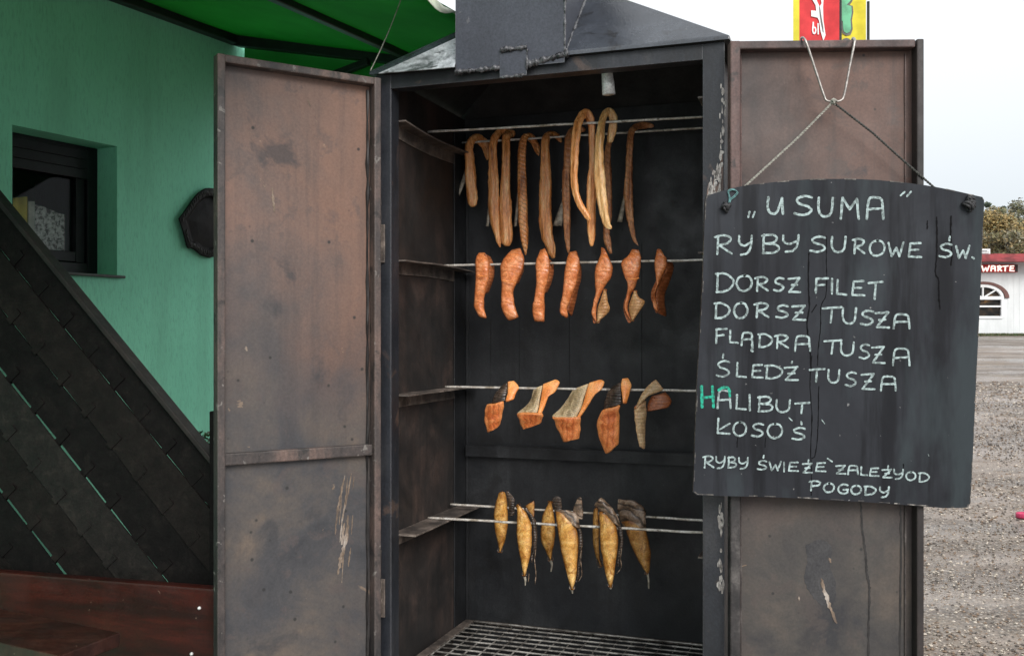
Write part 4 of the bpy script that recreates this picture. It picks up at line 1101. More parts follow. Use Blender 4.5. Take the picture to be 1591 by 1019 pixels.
twist([kn, at(1355, 206, Yr), at(1405, 251, Yr), at(1453, 293, Yr), at(1490, 318, Yr + .001)], .0026, M['rope_dark'], 'right_strand', rope)
for o in list(rope.children): o.name = 'strand'
knot(kn + Vector((0, -.004, 0)), .006, 4, M['rope'], 'loop', rope, 3)
knot(lh + Vector((0, -.004, -.002)), .010, 6, M['knot'], 'knot', rope, 11)
knot(rh + Vector((0, -.005, 0)), .011, 9, M['knot'], 'knot', rope, 31)
knot(rh + Vector((.004, -.005, .014)), .008, 5, M['knot'], 'knot', rope, 41)
mb = MB()
q = [at(px, py, YB - .004) for px, py in smoothline([(1131, 322), (1133, 308), (1131, 297), (1138, 294), (1145, 298), (1140, 305), (1134, 310), (1131, 322)], 6)]
mb.tube(q, .0011, 6); mb.tube([p + Vector((.002, -.001, -.002)) for p in q], .0010, 6)
mb.build('twine_tie', M['twine'], rope, smooth=True)
hook = thing('wire_hook', 'bent V shaped wire hook hung over the top edge of the smoker door', 'hook', at(1297, 157, 2.323))
mb = MB()
Yt = 2.325
path = [at(1248, 76, 2.372), at(1246, 66, 2.366), at(1245, 60, 2.350), at(1249, 60, 2.332), at(1254, 70, Yt), at(1268, 112, 2.326), at(1280, 148, 2.325), at(1285, 157, 2.323), at(1297, 158, 2.321), at(1307, 156, 2.323), at(1312, 146, 2.325), at(1320, 105, 2.326), at(1327, 70, Yt), at(1328, 62, 2.332), at(1325, 60, 2.350), at(1323, 66, 2.366), at(1323, 76, 2.372)]
mb.tube([Vector(p) for p in smoothline([tuple(p) for p in path], 6)], .0029, 8, lump=.0006)
mb.build('bent_wire', M['wire'], hook, smooth=True)

# ------------------------------------------------------------------ green house wall, window, plaque
W0, WD, WN = Vector((-1.678, 3.2, 0)), Vector((.4712, .8820, 0)), Vector((.8820, -.4712, 0))
WF = Frame(W0, WD, WN)
def wall_at(px, py, off=0.0): return on_plane(px, py, W0 + WN * off, WN)
def wall_uv(px, py):
    p = wall_at(px, py) - W0
    return p.dot(WD), p.z
m, nt, b = mat('scratched_plaster')
c = coords(nt, (1, 1, .22))
f = nz(nt, c, 140, 6, .65, .3)
col = ramp(nt, nz(nt, coords(nt), 2.5, 6, .6), [(.3, (.23, .66, .46)), (.7, (.27, .74, .52))]).outputs[0]
dk = ramp(nt, f, [(.3, .6), (.5, 0.0)]).outputs[0]
st_ = ramp(nt, nz(nt, coords(nt, (1, 1, .12)), 6, 6, .65, .3), [(.5, 0.0), (.68, .35)]).outputs[0]
col = mixc(nt, st_, col, (.17, .44, .30))
col = mixc(nt, dk, col, (.17, .48, .33))
nt.links.new(col, b.inputs['Base Color'])
b.inputs['Roughness'].default_value = .85
bump(nt, b, f, .4, .004)
M['plaster'] = m
house = thing('house', 'green plastered house wall with a small dark window under an awning', 'house', W0)
u0, zt = wall_uv(19, 196); u1, _ = wall_uv(182, 226); zs = CAMZ + .222
zt = CAMZ + .698
mb = MB()
wx0, wx1, wth = -3.2, 2.35, .24
mb.box(WF, wx0, u0, -wth, 0, 0, 3.6); mb.box(WF, u1, wx1, -wth, 0, 0, 3.6)
mb.box(WF, u0, u1, -wth, 0, 0, zs); mb.box(WF, u0, u1, -wth, 0, zt, 3.6)
mb.box(WF, wx0, wx1, -3.0, -2.8, 0, 3.6); mb.box(WF, wx1 - .2, wx1, -2.8, -wth, 0, 3.6); mb.box(WF, wx0, wx0 + .2, -2.8, -wth, 0, 3.6)
mb.build('wall', M['plaster'], house)
mb = MB(); mb.box(WF, wx0 - .1, wx1 + .1, -3.1, -.002, 3.602, 3.7)
mb.build('roof', plain('dark_roof', (.05, .045, .045), .8), house)
winm = plain('dark_window_frame', (.006, .0075, .009), .4, .3, 30, .3)
mb = MB(); rd_ = -.105
fw = .045
mb.box(WF, u0, u0 + fw, rd_ - .05, rd_, zs, zt); mb.box(WF, u1 - fw, u1, rd_ - .05, rd_, zs, zt)
mb.box(WF, u0 + fw, u1 - fw, rd_ - .05, rd_ - .001, zt - fw, zt); mb.box(WF, u0 + fw, u1 - fw, rd_ - .05, rd_ - .001, zs, zs + fw)
win = mb.build('window', winm, house, bevel=.003)
mb = MB(); a0, a1, c0, c1 = u0 + fw, u1 - fw, zs + fw, zt - fw
sw = .04
mb.box(WF, a0 + .003, a0 + sw, rd_ - .04, rd_ - .012, c0, c1); mb.box(WF, a1 - sw, a1 - .003, rd_ - .04, rd_ - .012, c0, c1)
mb.box(WF, a0 + sw, a1 - sw, rd_ - .04, rd_ - .013, c1 - sw, c1 - .003); mb.box(WF, a0 + sw, a1 - sw, rd_ - .04, rd_ - .013, c0 + .003, c0 + sw)
for k in range(3):                      # shutter slats above the pane
    mb.box(WF, a0, a1, rd_ - .010, rd_ + .004, zt - .0495 - .036 * k, zt - .014 - .036 * k)
mb.build('sash', winm, win, bevel=.002)
gm, nt, b = mat('window_glass')
b.inputs['Base Color'].default_value = (.01, .012, .013, 1)
b.inputs['Roughness'].default_value = .02
trn = nt.nodes.new('ShaderNodeBsdfTransparent'); mxs = nt.nodes.new('ShaderNodeMixShader'); mxs.inputs[0].default_value = .82
nt.links.new(b.outputs[0], mxs.inputs[1]); nt.links.new(trn.outputs[0], mxs.inputs[2])
nt.links.new(mxs.outputs[0], nt.nodes['Material Output'].inputs['Surface'])
refl_white = worn('white_reflection', [(.35, (.2, .2, .2)), (.5, (.7, .7, .72)), (.65, (.95, .95, .97))], 60, (1, 1, 1), (.7, .9), .2)
refl_yellow = plain('yellow_reflection', (.75, .62, .10), .8, .15, 12)
zc0 = c0 + .002
for x0_, x1_, hgt, m_ in ((a0 + .03, a0 + .125, .215, refl_yellow), (a0 + .129, a0 + .148, .20, plain('white_reflection_edge', (.8, .8, .8), .8)), (a0 + .152, a1 - .055, .19, refl_white)):  # added cloths behind the pane standing in for its yellow and white reflection
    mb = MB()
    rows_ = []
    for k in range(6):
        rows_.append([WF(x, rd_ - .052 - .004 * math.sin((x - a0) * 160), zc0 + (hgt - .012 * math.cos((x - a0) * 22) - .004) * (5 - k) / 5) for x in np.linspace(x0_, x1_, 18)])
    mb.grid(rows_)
    mb.build('reflection_cloth', m_, win, smooth=True, solid=(.002,))
mb = MB(); mb.box(WF, a0 + sw - .004, a1 - sw + .004, rd_ - .03, rd_ - .026, c0 + sw - .004, c1 - sw + .004)
mb.build('pane', gm, win)
mb = MB(); mb.box(WF, u0 - .012, u1 + .022, rd_, .022, zs - .011, zs - .001)
mb.build('sill', plain('grey_sill', (.06, .066, .064), .5), win, bevel=.004)

plaque = thing('carved_plaque', 'dark carved wooden plaque with pointed ends on the green wall', 'plaque', wall_at(325, 346))
wood_dk = worn('dark_carved_wood', [(.3, (.005, .005, .005)), (.7, (.014, .0125, .012))], 14, (1, 1, 1), (.45, .7), .6, spec=.2)
hl = [(277, 340), (290, 322), (303, 304), (316, 294), (325, 292)]
hb = [(325, 401), (312, 397), (302, 389), (296, 386), (290, 384), (284, 362)]
half = smoothline(hl, 4)[:-1] + [(325, 292)]
lowh = smoothline(hb, 4)
outl = half + [(650 - x, y) for x, y in half[::-1][1:]] + [(650 - x, y) for x, y in lowh[::-1]][1:-1][::1] 
outl = half + [(650 - x, y) for x, y in half[::-1][1:]] + [(650 - x, y) for x, y in lowh[::-1]] + lowh[1:]
mb = MB()
cpx = (325, 347)
def ringpts(k, off): return [wall_at(cpx[0] + (x - cpx[0]) * k, cpx[1] + (y - cpx[1]) * k, off) for x, y in outl]
n = len(outl)
rs = [ringpts(1, .001), ringpts(1, .020), ringpts(.95, .026), ringpts(.78, .026), ringpts(.72, .012), ringpts(.45, .018), ringpts(.12, .022)]
b0 = [p for r_ in rs for p in r_]
fc = [(i * n + j, i * n + (j + 1) % n, (i + 1) * n + (j + 1) % n, (i + 1) * n + j) for i in range(len(rs) - 1) for j in range(n)] + [tuple(range((len(rs) - 1) * n, len(rs) * n))]
mb.add(b0, fc)
mb.build('board', wood_dk, plaque, recalc=True)
mb = MB()
for j in range(0, n, 1):
    p = wall_at(cpx[0] + (outl[j][0] - cpx[0]) * .865, cpx[1] + (outl[j][1] - cpx[1]) * .865, .026)
    mb.tube([p + WD * random.uniform(-.006, .006) + Vector((0, 0, -.009)), p + WN * .002, p + Vector((0, 0, .009)) + WD * random.uniform(-.006, .006)], .0028, 5)
mb.build('carved_relief', plain('relief_wood', (.02, .018, .017), .6, .4), plaque)

# ------------------------------------------------------------------ awning
m, nt, b = mat('green_awning_cloth')
c = coords(nt)
col = ramp(nt, nz(nt, c, 3, 6, .6), [(.3, (.026, .27, .05)), (.7, (.042, .37, .07))]).outputs[0]
tr = nt.nodes.new('ShaderNodeBsdfTranslucent'); mxs = nt.nodes.new('ShaderNodeMixShader'); mxs.inputs[0].default_value = .42
nt.links.new(col, b.inputs['Base Color']); nt.links.new(col, tr.inputs['Color'])
b.inputs['Roughness'].default_value = .8
nt.links.new(b.outputs[0], mxs.inputs[1]); nt.links.new(tr.outputs[0], mxs.inputs[2])
nt.links.new(mxs.outputs[0], nt.nodes['Material Output'].inputs['Surface'])
bump(nt, b, nz(nt, c, 300, 3, .6), .2, .001)
M['awning'] = m
AZ, ASL, AS1, AT0, AT1 = CAMZ + 1.27, .224, 1.525, -3.0, 1.06
def aw(t, s, dz=0.0): return W0 + WD * t + WN * s + Vector((0, 0, AZ - ASL * s + dz))
awn = thing('awning', 'green fabric awning on dark metal arms over the green wall', 'awning', aw(0, 0))
mb = MB()
ts = np.linspace(AT0, AT1, 44); ss = np.linspace(.02, AS1, 16)
rows = []
for s_ in ss:
    rows.append([aw(t, s_, -.010 * math.sin(math.pi * (s_ / AS1)) + .006 * noise.noise(Vector((t * 2, s_ * 2, 0)))) for t in ts])
mb.grid(rows)
mb.build('cloth', M['awning'], awn, smooth=True, solid=(.002,))
mb = MB()                               # pale scalloped valance along the outer edge
rows = []
nt_ = 160
for k in range(3):
    rows.append([aw(t, AS1 + .001 + .012 * k - .012 * (math.cos(2 * math.pi * t / .16) if k == 0 else 0), -.002 - (.004 + .012 * abs(math.sin(math.pi * t / .16))) * k) for t in np.linspace(AT0, AT1, nt_)])
mb.grid(rows)
mb.build('valance', plain('pale_valance_cloth', (.52, .56, .46), .8, .2, 25), awn, smooth=True, solid=(.002,))
arm = plain('black_awning_arm', (.012, .016, .016), .5, .3)
def bar(p, q, r, name='arm', par=None, square=True):
    mb = MB()
    dvec = (q - p).normalized()
    fr = Frame(p, dvec, dvec.cross(Vector((0, 0, 1))).normalized(), dvec.cross(Vector((0, 0, 1))).normalized().cross(dvec))
    mb.box(fr, 0, (q - p).length, -r, r, -r, r)
    return mb.build(name, arm, par or awn, bevel=.004)
bar(aw(AT0, .02, -.022), aw(AT1, .02, -.022), .020, 'wall_rail')
bar(aw(AT1, .02, -.024), aw(AT1, AS1 - .03, -.024), .022, 'end_beam')
for s_ in (.932,):
    bar(aw(AT0, s_, -.024), aw(AT1 - .03, s_, -.024), .014, 'rib')
bar(W0 + WD * (AT1 - .02) + Vector((0, 0, AZ - .34)) + WN * .005, aw(AT1 - .02, .72, -.05), .014, 'strut')
bar(aw(AT1 + .12, .05, -.26), aw(AT1 + .12, .95, -.05), .012, 'strut')
mb = MB()                               # hanging end flap
mb.grid([[aw(AT1 + .03 + .01 * noise.noise(Vector((s * 6, k, 0))), s, -.012 - .06 * k * (1 + .35 * (s - .5))) for s in np.linspace(.03, AS1 - .05, 20)] for k in range(5)])
mb.build('end_flap', M['awning'], awn, smooth=True, solid=(.002,))
# thin cord from the awning to the lid corner
mb = MB()
ca, cb = at(632, -25, 2.78), CF(-.010, -.012, ZT + .012)
mb.tube([ca.lerp(cb, k / 30) + Vector((0, 0, -.012 * math.sin(math.pi * k / 30))) for k in range(31)], .0016, 6, lump=.0006)
co = mb.build('thin_cord', M['rope'], origin=cb, smooth=True)
tag(co, 'thin pale cord tied from the awning to the smoker lid corner', 'cord')

# ------------------------------------------------------------------ dark fence panel
FA, FB = Vector((-.798, 2.66, 0)), Vector((-1.468, 2.80, 0))
FD = (FB - FA).normalized(); FNn = FD.cross(Vector((0, 0, 1)))
if FNn.y > 0: FNn = -FNn
FFr = Frame(FA, FD, FNn)
fence = thing('fence_panel', 'black stained woven slat fence panel with a slanting top rail', 'fence', FA)
fwood = worn('black_stained_wood', [(.2, (.0045, .0041, .0042)), (.6, (.0072, .0064, .0063)), (.9, (.013, .011, .0102))], 24, (1, 1, 1), (.6, .85), .4, spec=.12)
fwood_b = worn('brown_black_wood', [(.2, (.006, .005, .0047)), (.6, (.0105, .0085, .0078)), (.9, (.018, .0142, .0125))], 20, (1, 1, 1), (.55, .8), .5, spec=.15)
fwood_c = worn('grey_black_wood', [(.2, (.0085, .0076, .0072)), (.6, (.0145, .0125, .0115)), (.9, (.026, .021, .0185))], 28, (1, 1, 1), (.5, .75), .5, spec=.2)
caplight = worn('worn_cap_wood', [(.3, (.005, .0042, .004)), (.7, (.015, .0105, .009))], 12, (1, 1, 1), (.6, .85), .4)
sl_len = .6845
zA, zB = CAMZ - .349, CAMZ + .3987
dirs = Vector((sl_len, zB - zA)).normalized()       # (s, z) along the slope, going up and away from the post
nrm = Vector((-dirs.y, dirs.x))                      # downwards-left side has negative n
def fp(a, nn, off=0.0):                              # a along slope, nn normal distance below the top edge
    s = a * dirs.x + nn * dirs.y
    z = zA + a * dirs.y - nn * dirs.x
    return FFr(s, off, z), s, z
mb = MB()
pitchA, gapA, pitchB, wB = .117, .0055, .118, .020
SMAX = 1.25
for i in range(9):
    n0 = .020 if i == 0 else .100 + pitchA * (i - 1); n1 = .0995 if i == 0 else n0 + pitchA - (gapA if i != 1 else .0072)
    a_s = []
    a = -1.6
    while a < 2.2:
        P0, s0, z0 = fp(a, n0); P1, s1, z1 = fp(a, n1)
        if min(s0, s1) > -.10 and max(s0, s1) < SMAX + .1 and max(z0, z1) > .2 and z0 < 2.15: a_s.append(a)
        a += .0295
    if len(a_s) < 2: continue
    rows_f, rows_b = [], []
    for a in a_s:
        if i:
            s_here = fp(a, n0)[1]
            n1 = n0 + pitchA - max(.0004, (.0055 if i != 1 else .0072) * min(1, max(0, (s_here - .12) / .2)))
        off = .0008 * math.cos(math.pi * a / pitchB + math.pi * i) + (.006 if i % 2 else 0)
        cl = lambda nn: fp(a, nn)
        rows_f.append([cl(n0)[0] + FNn * (off + .003), cl(n1)[0] + FNn * (off + .003)])
        rows_b.append([cl(n0)[0] + FNn * (off - .003), cl(n1)[0] + FNn * (off - .003)])
    k = len(a_s)
    vv = [r[0] for r in rows_f] + [r[1] for r in rows_f] + [r[0] for r in rows_b] + [r[1] for r in rows_b]
    fcs = []
    for j in range(k - 1):
        fcs += [(j, j + 1, k + j + 1, k + j), (2 * k + j, 3 * k + j, 3 * k + j + 1, 2 * k + j + 1), (j, 2 * k + j, 2 * k + j + 1, j + 1), (k + j, k + j + 1, 3 * k + j + 1, 3 * k + j)]
    fcs += [(0, k, 3 * k, 2 * k), (k - 1, 3 * k - 1, 4 * k - 1, 2 * k - 1)]
    # keep only what lies between the posts
    mb.add(vv, fcs, (0, 1, 0, 2, 1, 0, 1, 2, 0)[i])
j = 0
a = -1.4
while a < 2.0:
    # cross slat at a..a+wB
    pts = []
    for nn in np.linspace(.02, 1.1, 30):
        P0, s0, z0 = fp(a, nn)
        if -.02 < s0 < SMAX and z0 > .2: pts.append(nn)
    if len(pts) > 1:
        n0, n1 = pts[0], pts[-1]
        q = [fp(a - wB / 2, n0)[0], fp(a + wB / 2, n0)[0], fp(a + wB / 2, n1)[0], fp(a - wB / 2, n1)[0]]
        mb.prism([p + FNn * -.010 for p in q], FNn * .005)
        for i in range(0, 9):           # where the cross slat comes through over the edge of a long slat
            n_e = .0995 + pitchA * i
            if not (pts[0] < n_e < pts[-1]): continue
            q = [fp(a - wB / 2, n_e - .045)[0], fp(a + wB / 2, n_e - .045)[0], fp(a + wB / 2, n_e)[0], fp(a - wB / 2, n_e)[0]]
            mb.prism([p + FNn * .0032 for p in q], FNn * (.0035 if not i % 2 else .0085), (0, 1, 0, 2, 1, 0, 1, 2, 0)[i])
    a += pitchB
# trim to the panel outline
sp_ = mb.build('slat_panel', [fwood, fwood_b, fwood_c], fence, recalc=True)
import bmesh
bm = bmesh.new(); bm.from_mesh(sp_.data)
org = FA
def cut(pt, nn):
    r_ = bmesh.ops.bisect_plane(bm, geom=bm.verts[:] + bm.edges[:] + bm.faces[:], plane_co=pt - org, plane_no=nn, clear_outer=True)
cut(FFr(.006, 0, 0), -FD)
cut(FFr(SMAX, 0, 0), FD)
cut(Vector((0, 0, .25)) + FA, Vector((0, 0, -1)))
upn = (FD * -dirs.y + Vector((0, 0, dirs.x)))
cut(fp(0, .006)[0], upn)
cut(Vector((0, 0, 2.2)) + FA, Vector((0, 0, 1)))
bm.to_mesh(sp_.data); bm.free()
mb = MB()
p0, p1 = fp(-.005, 0)[0], fp(1.5, 0)[0]
fr = Frame(p0, (p1 - p0).normalized(), FNn, upn.normalized())
mb.box(fr, 0, 1.45, -.022, .022, -.012, .003)
mb.build('cap_rail', caplight, fence, bevel=.003)
mb = MB(); mb.box(FFr, -.022, .016, -.025, .025, 0, CAMZ - .205)
mb.build('post', fwood, fence, bevel=.003)
mb = MB(); mb.box(FFr, SMAX, SMAX + .07, -.035, .035, 0, 2.35)
mb.build('post', fwood, fence, bevel=.003)
mb = MB(); mb.box(FFr, .016, SMAX, -.022, .022, .21, .25)
mb.build('bottom_rail', fwood, fence, bevel=.003)

# shrub behind the fence
def leafcloud(mb, c, rad, n, size, rnd, mi_n=1, squash=1.0):
    for _ in range(n):
        v_ = Vector((rnd.gauss(0, 1), rnd.gauss(0, 1), rnd.gauss(0, 1))).normalized() * rnd.random() ** .4
        p = c + Vector((v_.x * rad[0], v_.y * rad[1], v_.z * rad[2]))
        a = Vector((rnd.gauss(0, 1), rnd.gauss(0, 1), rnd.gauss(0, .7))).normalized()
        b_ = a.orthogonal().normalized()
        b_ = (b_ * math.cos(1) + a.cross(b_) * math.sin(rnd.random() * 6)).normalized()
        s = size * rnd.uniform(.6, 1.4)
        mb.add([p - a * s, p + b_ * s * .45, p + a * s, p - b_ * s * .45], [(0, 1, 2, 3)], rnd.randrange(mi_n))
rnd = random.Random(5)
sc_ = at(316, 690, 2.95)
shrub = thing('shrub', 'small green leafy shrub between the fence post and the green wall', 'shrub', Vector((sc_.x, sc_.y, 0)))
mb = MB()
for k in range(8):
    leafcloud(mb, Vector((sc_.x + rnd.uniform(-.055, .04), sc_.y + rnd.uniform(-.06, .06), .45 + .092 * k)), (.055, .09, .07), 480, .007, rnd, 3)
leaves = [plain('leaf_%s' % k, c_, .5, .3, 40) for k, c_ in (('dark', (.012, .026, .009)), ('mid', (.026, .052, .016)), ('light', (.055, .09, .03)))]
mb.build('foliage', leaves, shrub)
mb = MB()
for k in range(4):
    mb.tube([Vector((sc_.x + .01 * k, sc_.y, 0)), Vector((sc_.x + .02 * k - .03, sc_.y + .01 * k, .4)), Vector((sc_.x + .04 * k - .06, sc_.y + .01, .95))], [.012, .009, .004], 6)
mb.build('stem', plain('bark', (.07, .05, .035), .85), shrub)

# ------------------------------------------------------------------ red-brown bench and table
def redwood(name, stretch, cols=((.016, .0020, .0011), (.032, .0037, .0019), (.054, .0070, .0037))):
    return worn(name, [(.3, cols[0]), (.55, cols[1]), (.8, cols[2])], 6, stretch, (.35, .6), .25, spots=[((.30, .2, .15), .74, 30, .02, .5)], fine=.2)
M['red'] = redwood('red_brown_stain', (.3, 1, 3))
BA, BBv = Vector((-.755, 2.53, 0)), Vector((-1.43, 2.715, 0))
BD = (BBv - BA).normalized(); BNn = BD.cross(Vector((0, 0, 1)))
if BNn.y > 0: BNn = -BNn
BF = Frame(BA, BD, BNn)
bench = thing('bench', 'red-brown wooden bench with a solid bolted back in front of the black fence', 'bench', BF(.45, 0, 0))
zbt = CAMZ - .652
mb = MB(); mb.box(BF, -.045, 1.3, -.018, .018, zbt - .40, zbt)
bk = mb.build('backrest', M['red'], bench, bevel=.006)
for px_, py_ in ((310, 944), (298, 1015)):
    c_ = on_plane(px_, py_, BA + BNn * .018, BNn)
    mb = MB()
    mb.tube([c_ - BNn * .002, c_ + BNn * .004, c_ + BNn * .006], [.005, .004, .0015], 10)
    mb.build('bolt', M['tin'], bk, smooth=True)
mb = MB(); mb.box(BF, -.04, 1.28, .019, .20, .32, .36)
mb.build('seat', M['red'], bench, bevel=.006)
for a_ in (.02, .62, 1.2):
    mb = MB(); mb.box(BF, a_, a_ + .05, -.055, -.0185, 0, zbt - .02)
    mb.build('leg', M['red'], bench, bevel=.004)
    mb = MB(); mb.box(BF, a_, a_ + .05, .14, .18, 0, .3195)
    mb.build('leg', M['red'], bench, bevel=.004)
zt_ = CAMZ - .684
def tpx(px, py): return on_plane(px, py, Vector((0, 0, zt_)), Vector((0, 0, 1)))
P_br, P_fr = tpx(187, 982), tpx(92, 1018.5)
TE = (P_fr - P_br).normalized()
P_f2 = tpx(28, 1004)
TL_ = (P_f2 - P_fr).normalized()
table = thing('table', 'red-brown wooden table with its corner showing in front of the bench', 'table', Vector((P_fr.x - .4, P_fr.y + .15, 0)))
mb = MB()
dpt = (P_fr - P_br).length
q = [P_br, P_fr, P_fr + TL_ * .85, P_br + TL_ * .85]
mb.prism([p + Vector((0, 0, 0)) for p in q], Vector((0, 0, -.032)))
mb.build('tabletop', redwood('table_stain', (1, 3, 1), ((.02, .0062, .004), (.036, .011, .007), (.056, .019, .012))), table, bevel=.003, recalc=True)
tf = Frame(Vector((P_fr.x, P_fr.y, 0)), TL_, -TE)
mb = MB(); mb.box(tf, .012, .84, .006, .024, zt_ - .15, zt_ - .0325)
mb.build('apron', M['red'], table, bevel=.003, recalc=True)
for a_ in (.10, .72):
    for b_ in (.026, dpt - .06):
        mb = MB(); mb.box(tf, a_, a_ + .04, b_, b_ + .04, 0, zt_ - .0325)
        mb.build('leg', M['red'], table, bevel=.003, recalc=True)

# ------------------------------------------------------------------ flags behind the door
def cloth_flag(name, label, px0, px1, Y, stripes, marks, pole_px, polew):
    g = gz(Y)
    t = thing(name, label, 'flag', Vector((at(pole_px, 0, Y).x, Y, g)), 'banner flags behind the smoker door')
    X0, X1 = at(px0, 0, Y).x, at(px1, 0, Y).x
    zl, zh = at(0, 120, Y).z, at(0, -260, Y).z
    def wv(x, z): return .012 * math.sin((x - X0) / (X1 - X0) * 7 + z * .8) + .008 * noise.noise(Vector((x * 8, z * 2, 0)))
    mb = MB()
    cols_ = np.linspace(X0, X1, 24); rows_ = np.linspace(zh, zl, 30)
    def mf(i, j):
        x = (cols_[j] + cols_[j + 1]) / 2
        px = x / Y * F + HX
        for k, (a, b_) in enumerate(stripes):
            if a <= px < b_: return k
        return len(stripes) - 1
    mb.grid([[Vector((x, Y + wv(x, z), z)) for x in cols_] for z in rows_], mf=mf)
    return t, mb, wv
Yf = 9.0
rc = plain('red_flag_cloth', (.60, .045, .05), .75, .12, 6, .3, 0, .05); yc = plain('yellow_flag_cloth', (.66, .58, .05), .75, .1, 6, .3, 0, .05)
wc = plain('white_flag_print', (.78, .78, .78), .75, .05); gc = plain('green_flag_print', (.13, .42, .24), .75, .2, 8); kc = plain('grey_flag_outline', (.13, .13, .12), .75, .1)
t, mb, wv = cloth_flag('banner_flag', 'red banner flag with white lettering and a yellow hem', 1232, 1303.5, Yf, [(1232, 1240), (1240, 1302), (1302, 1304)], None, 1305, 3)
mb.build('cloth', [yc, rc, plain('pink_hem', (.7, .45, .45), .8)], t, smooth=True)
def F7(x, y): return (1220 + x / 10.187, y / 10.187)
def patch(name, polys, matl, t, Y, wv, lift):
    mb = MB()
    for pl in polys:
        q = []
        for x, y in pl:
            px, py = F7(x, y)
            p = at(px, py, Y); q.append(Vector((p.x, Y + wv(p.x, p.z) - lift, p.z)))
        mb.prism(q, Vector((0, .0015, 0)))
    return mb.build(name, matl, t, recalc=True)
patch('lettering', [[(400, -60), (470, -60), (520, 60), (545, 110), (575, 60), (560, -60), (610, -60), (600, 120), (605, 330), (640, 560), (605, 650), (560, 500), (535, 330), (510, 285), (405, 270), (405, 175), (490, 180), (480, 90), (430, 10)]], wc, t, Yf, wv, .010)
patch('lettering', [[(535, 100), (552, 130), (575, 280), (600, 420), (608, 520), (596, 520), (565, 380), (545, 250)]], kc, t, Yf, wv, .0125)
patch('lettering', [[(508, 375), (528, 375), (532, 552), (510, 552)],
                    [(430, 355), (448, 355), (452, 430), (480, 440), (492, 480), (485, 530), (460, 552), (432, 545), (418, 500), (420, 450)]], wc, t, Yf, wv, .010)
patch('lettering', [[(444, 455), (466, 462), (470, 500), (458, 525), (444, 515), (440, 480)]], rc, t, Yf, wv, .0125)
mb = MB(); p = at(1306, 0, Yf + .02)
mb.tube([Vector((p.x, Yf + .02, gz(Yf))), Vector((p.x, Yf + .02, 5.6))], [.016, .010], 8)
mb.build('pole', arm, t, smooth=True)
Yy = 9.5
t, mb, wv = cloth_flag('banner_flag', 'yellow banner flag with a green outlined figure beside a black pole', 1305.5, 1345, Yy, [(1305.5, 1346)], None, 1348.5, 3)
mb.build('cloth', [yc], t, smooth=True)
patch('emblem', [[(868, -70), (1090, -70), (1060, 30), (1010, 90), (1068, 100), (1078, 200), (1052, 330), (1066, 470), (1030, 560), (960, 580), (900, 545), (885, 450), (885, 370), (868, 360)]], kc, t, Yy, wv, .010)
patch('emblem', [[(868, -70), (1060, -70), (1030, 20), (960, 95), (1040, 110), (1050, 200), (1024, 330), (1036, 460), (1010, 520), (960, 545), (915, 510), (902, 440), (900, 350), (868, 335)]], gc, t, Yy, wv, .0125)
patch('emblem', [[(880, 680), (900, 635), (950, 615), (1005, 625), (1040, 680), (1040, 760), (880, 760)]], kc, t, Yy, wv, .010)
mb = MB(); p = at(1349, 0, Yy)
mb.tube([Vector((p.x, Yy, gz(Yy))), Vector((p.x, Yy, at(0, 3, Yy).z))], [.016, .014], 8)
mb.build('pole', arm, t, smooth=True)

# ------------------------------------------------------------------ kiosk across the lot
YK = 30.0
def kp(px, py, dy=0.0):
    p = at(px, py, YK); return Vector((p.x, YK + dy, p.z))
kio = thing('kiosk', 'white food kiosk with an arched window and red awning across the gravel', 'kiosk', kp(1560, 522))
siding = worn('white_siding', [(.3, (.66, .68, .69)), (.7, (.74, .76, .77))], 3, (1, 1, .3), (.5, .7), .1, fine=.06)
KW = Frame((0, YK, 0), (1, 0, 0), (0, 1, 0))
xw = lambda px: at(px, 0, YK).x
zw = lambda py: at(0, py, YK).z
mb = MB()
xa, xb, wx0k, wx1k = xw(1380), xw(1640), xw(1497), xw(1557)
zbase, ztop = 1.0, zw(400)
zwb, zarc = zw(493), zw(463)
pts_arc = [(xw(1527) + (wx1k - wx0k) / 2 * math.cos(a), zarc + (zw(444) - zw(463)) * math.sin(a)) for a in np.linspace(math.pi, 0, 17)]
mb.box(KW, xa, wx0k, 0, .12, zbase, ztop); mb.box(KW, wx1k, xb, 0, .12, zbase, ztop); mb.box(KW, wx0k, wx1k, 0, .12, zbase, zwb)
q = [Vector((x, YK, z)) for x, z in pts_arc]
mb.prism([Vector((wx0k, YK, ztop))] + q + [Vector((wx1k, YK, ztop))], Vector((0, .12, 0)))
mb.box(KW, xa, xa + .12, .12, 4, zbase, ztop); mb.box(KW, xb - .12, xb, .12, 4, zbase, ztop); mb.box(KW, xa, xb, 4, 4.1, zbase, ztop)
for px_ in np.arange(1386, 1640, 9.0):
    if not (1494 < px_ < 1560): mb.box(KW, xw(px_), xw(px_) + .012, -.006, -.0005, zbase, zw(430))
mb.build('wall', siding, kio, recalc=True)
mb = MB()
mb.box(KW, xa - .1, xb + .1, -.35, 4.2, zw(399), zw(396))
zz = [zw(396), zw(400), zw(404), zw(409)]
mb.grid([[Vector((x, YK - .40 - .12 * k + .04 * math.sin(x * 2 + k * 2), zz[k] + .05 * noise.noise(Vector((x * 1.3, k, 0))))) for x in np.linspace(xa - .1, xb + .1, 60)] for k in range(4)])
mb.build('awning', plain('dark_red_canvas', (.20, .025, .028), .7, .35, 3), kio, smooth=False, solid=(.02,))
sign_m = plain('red_sign_face', (.45, .02, .02), .4, .2, 3)
mb = MB(); mb.box(KW, xw(1470), xw(1578), -.14, -.012, zw(423.5), zw(411.5))
sg = mb.build('sign_board', sign_m, kio, bevel=.01)
mb = MB(); mb.box(KW, xw(1573.5), xw(1577.5), -.150, -.141, zw(423), zw(412)); mb.build('sign_end', plain('sign_end_dark', (.05, .03, .03), .5), sg)
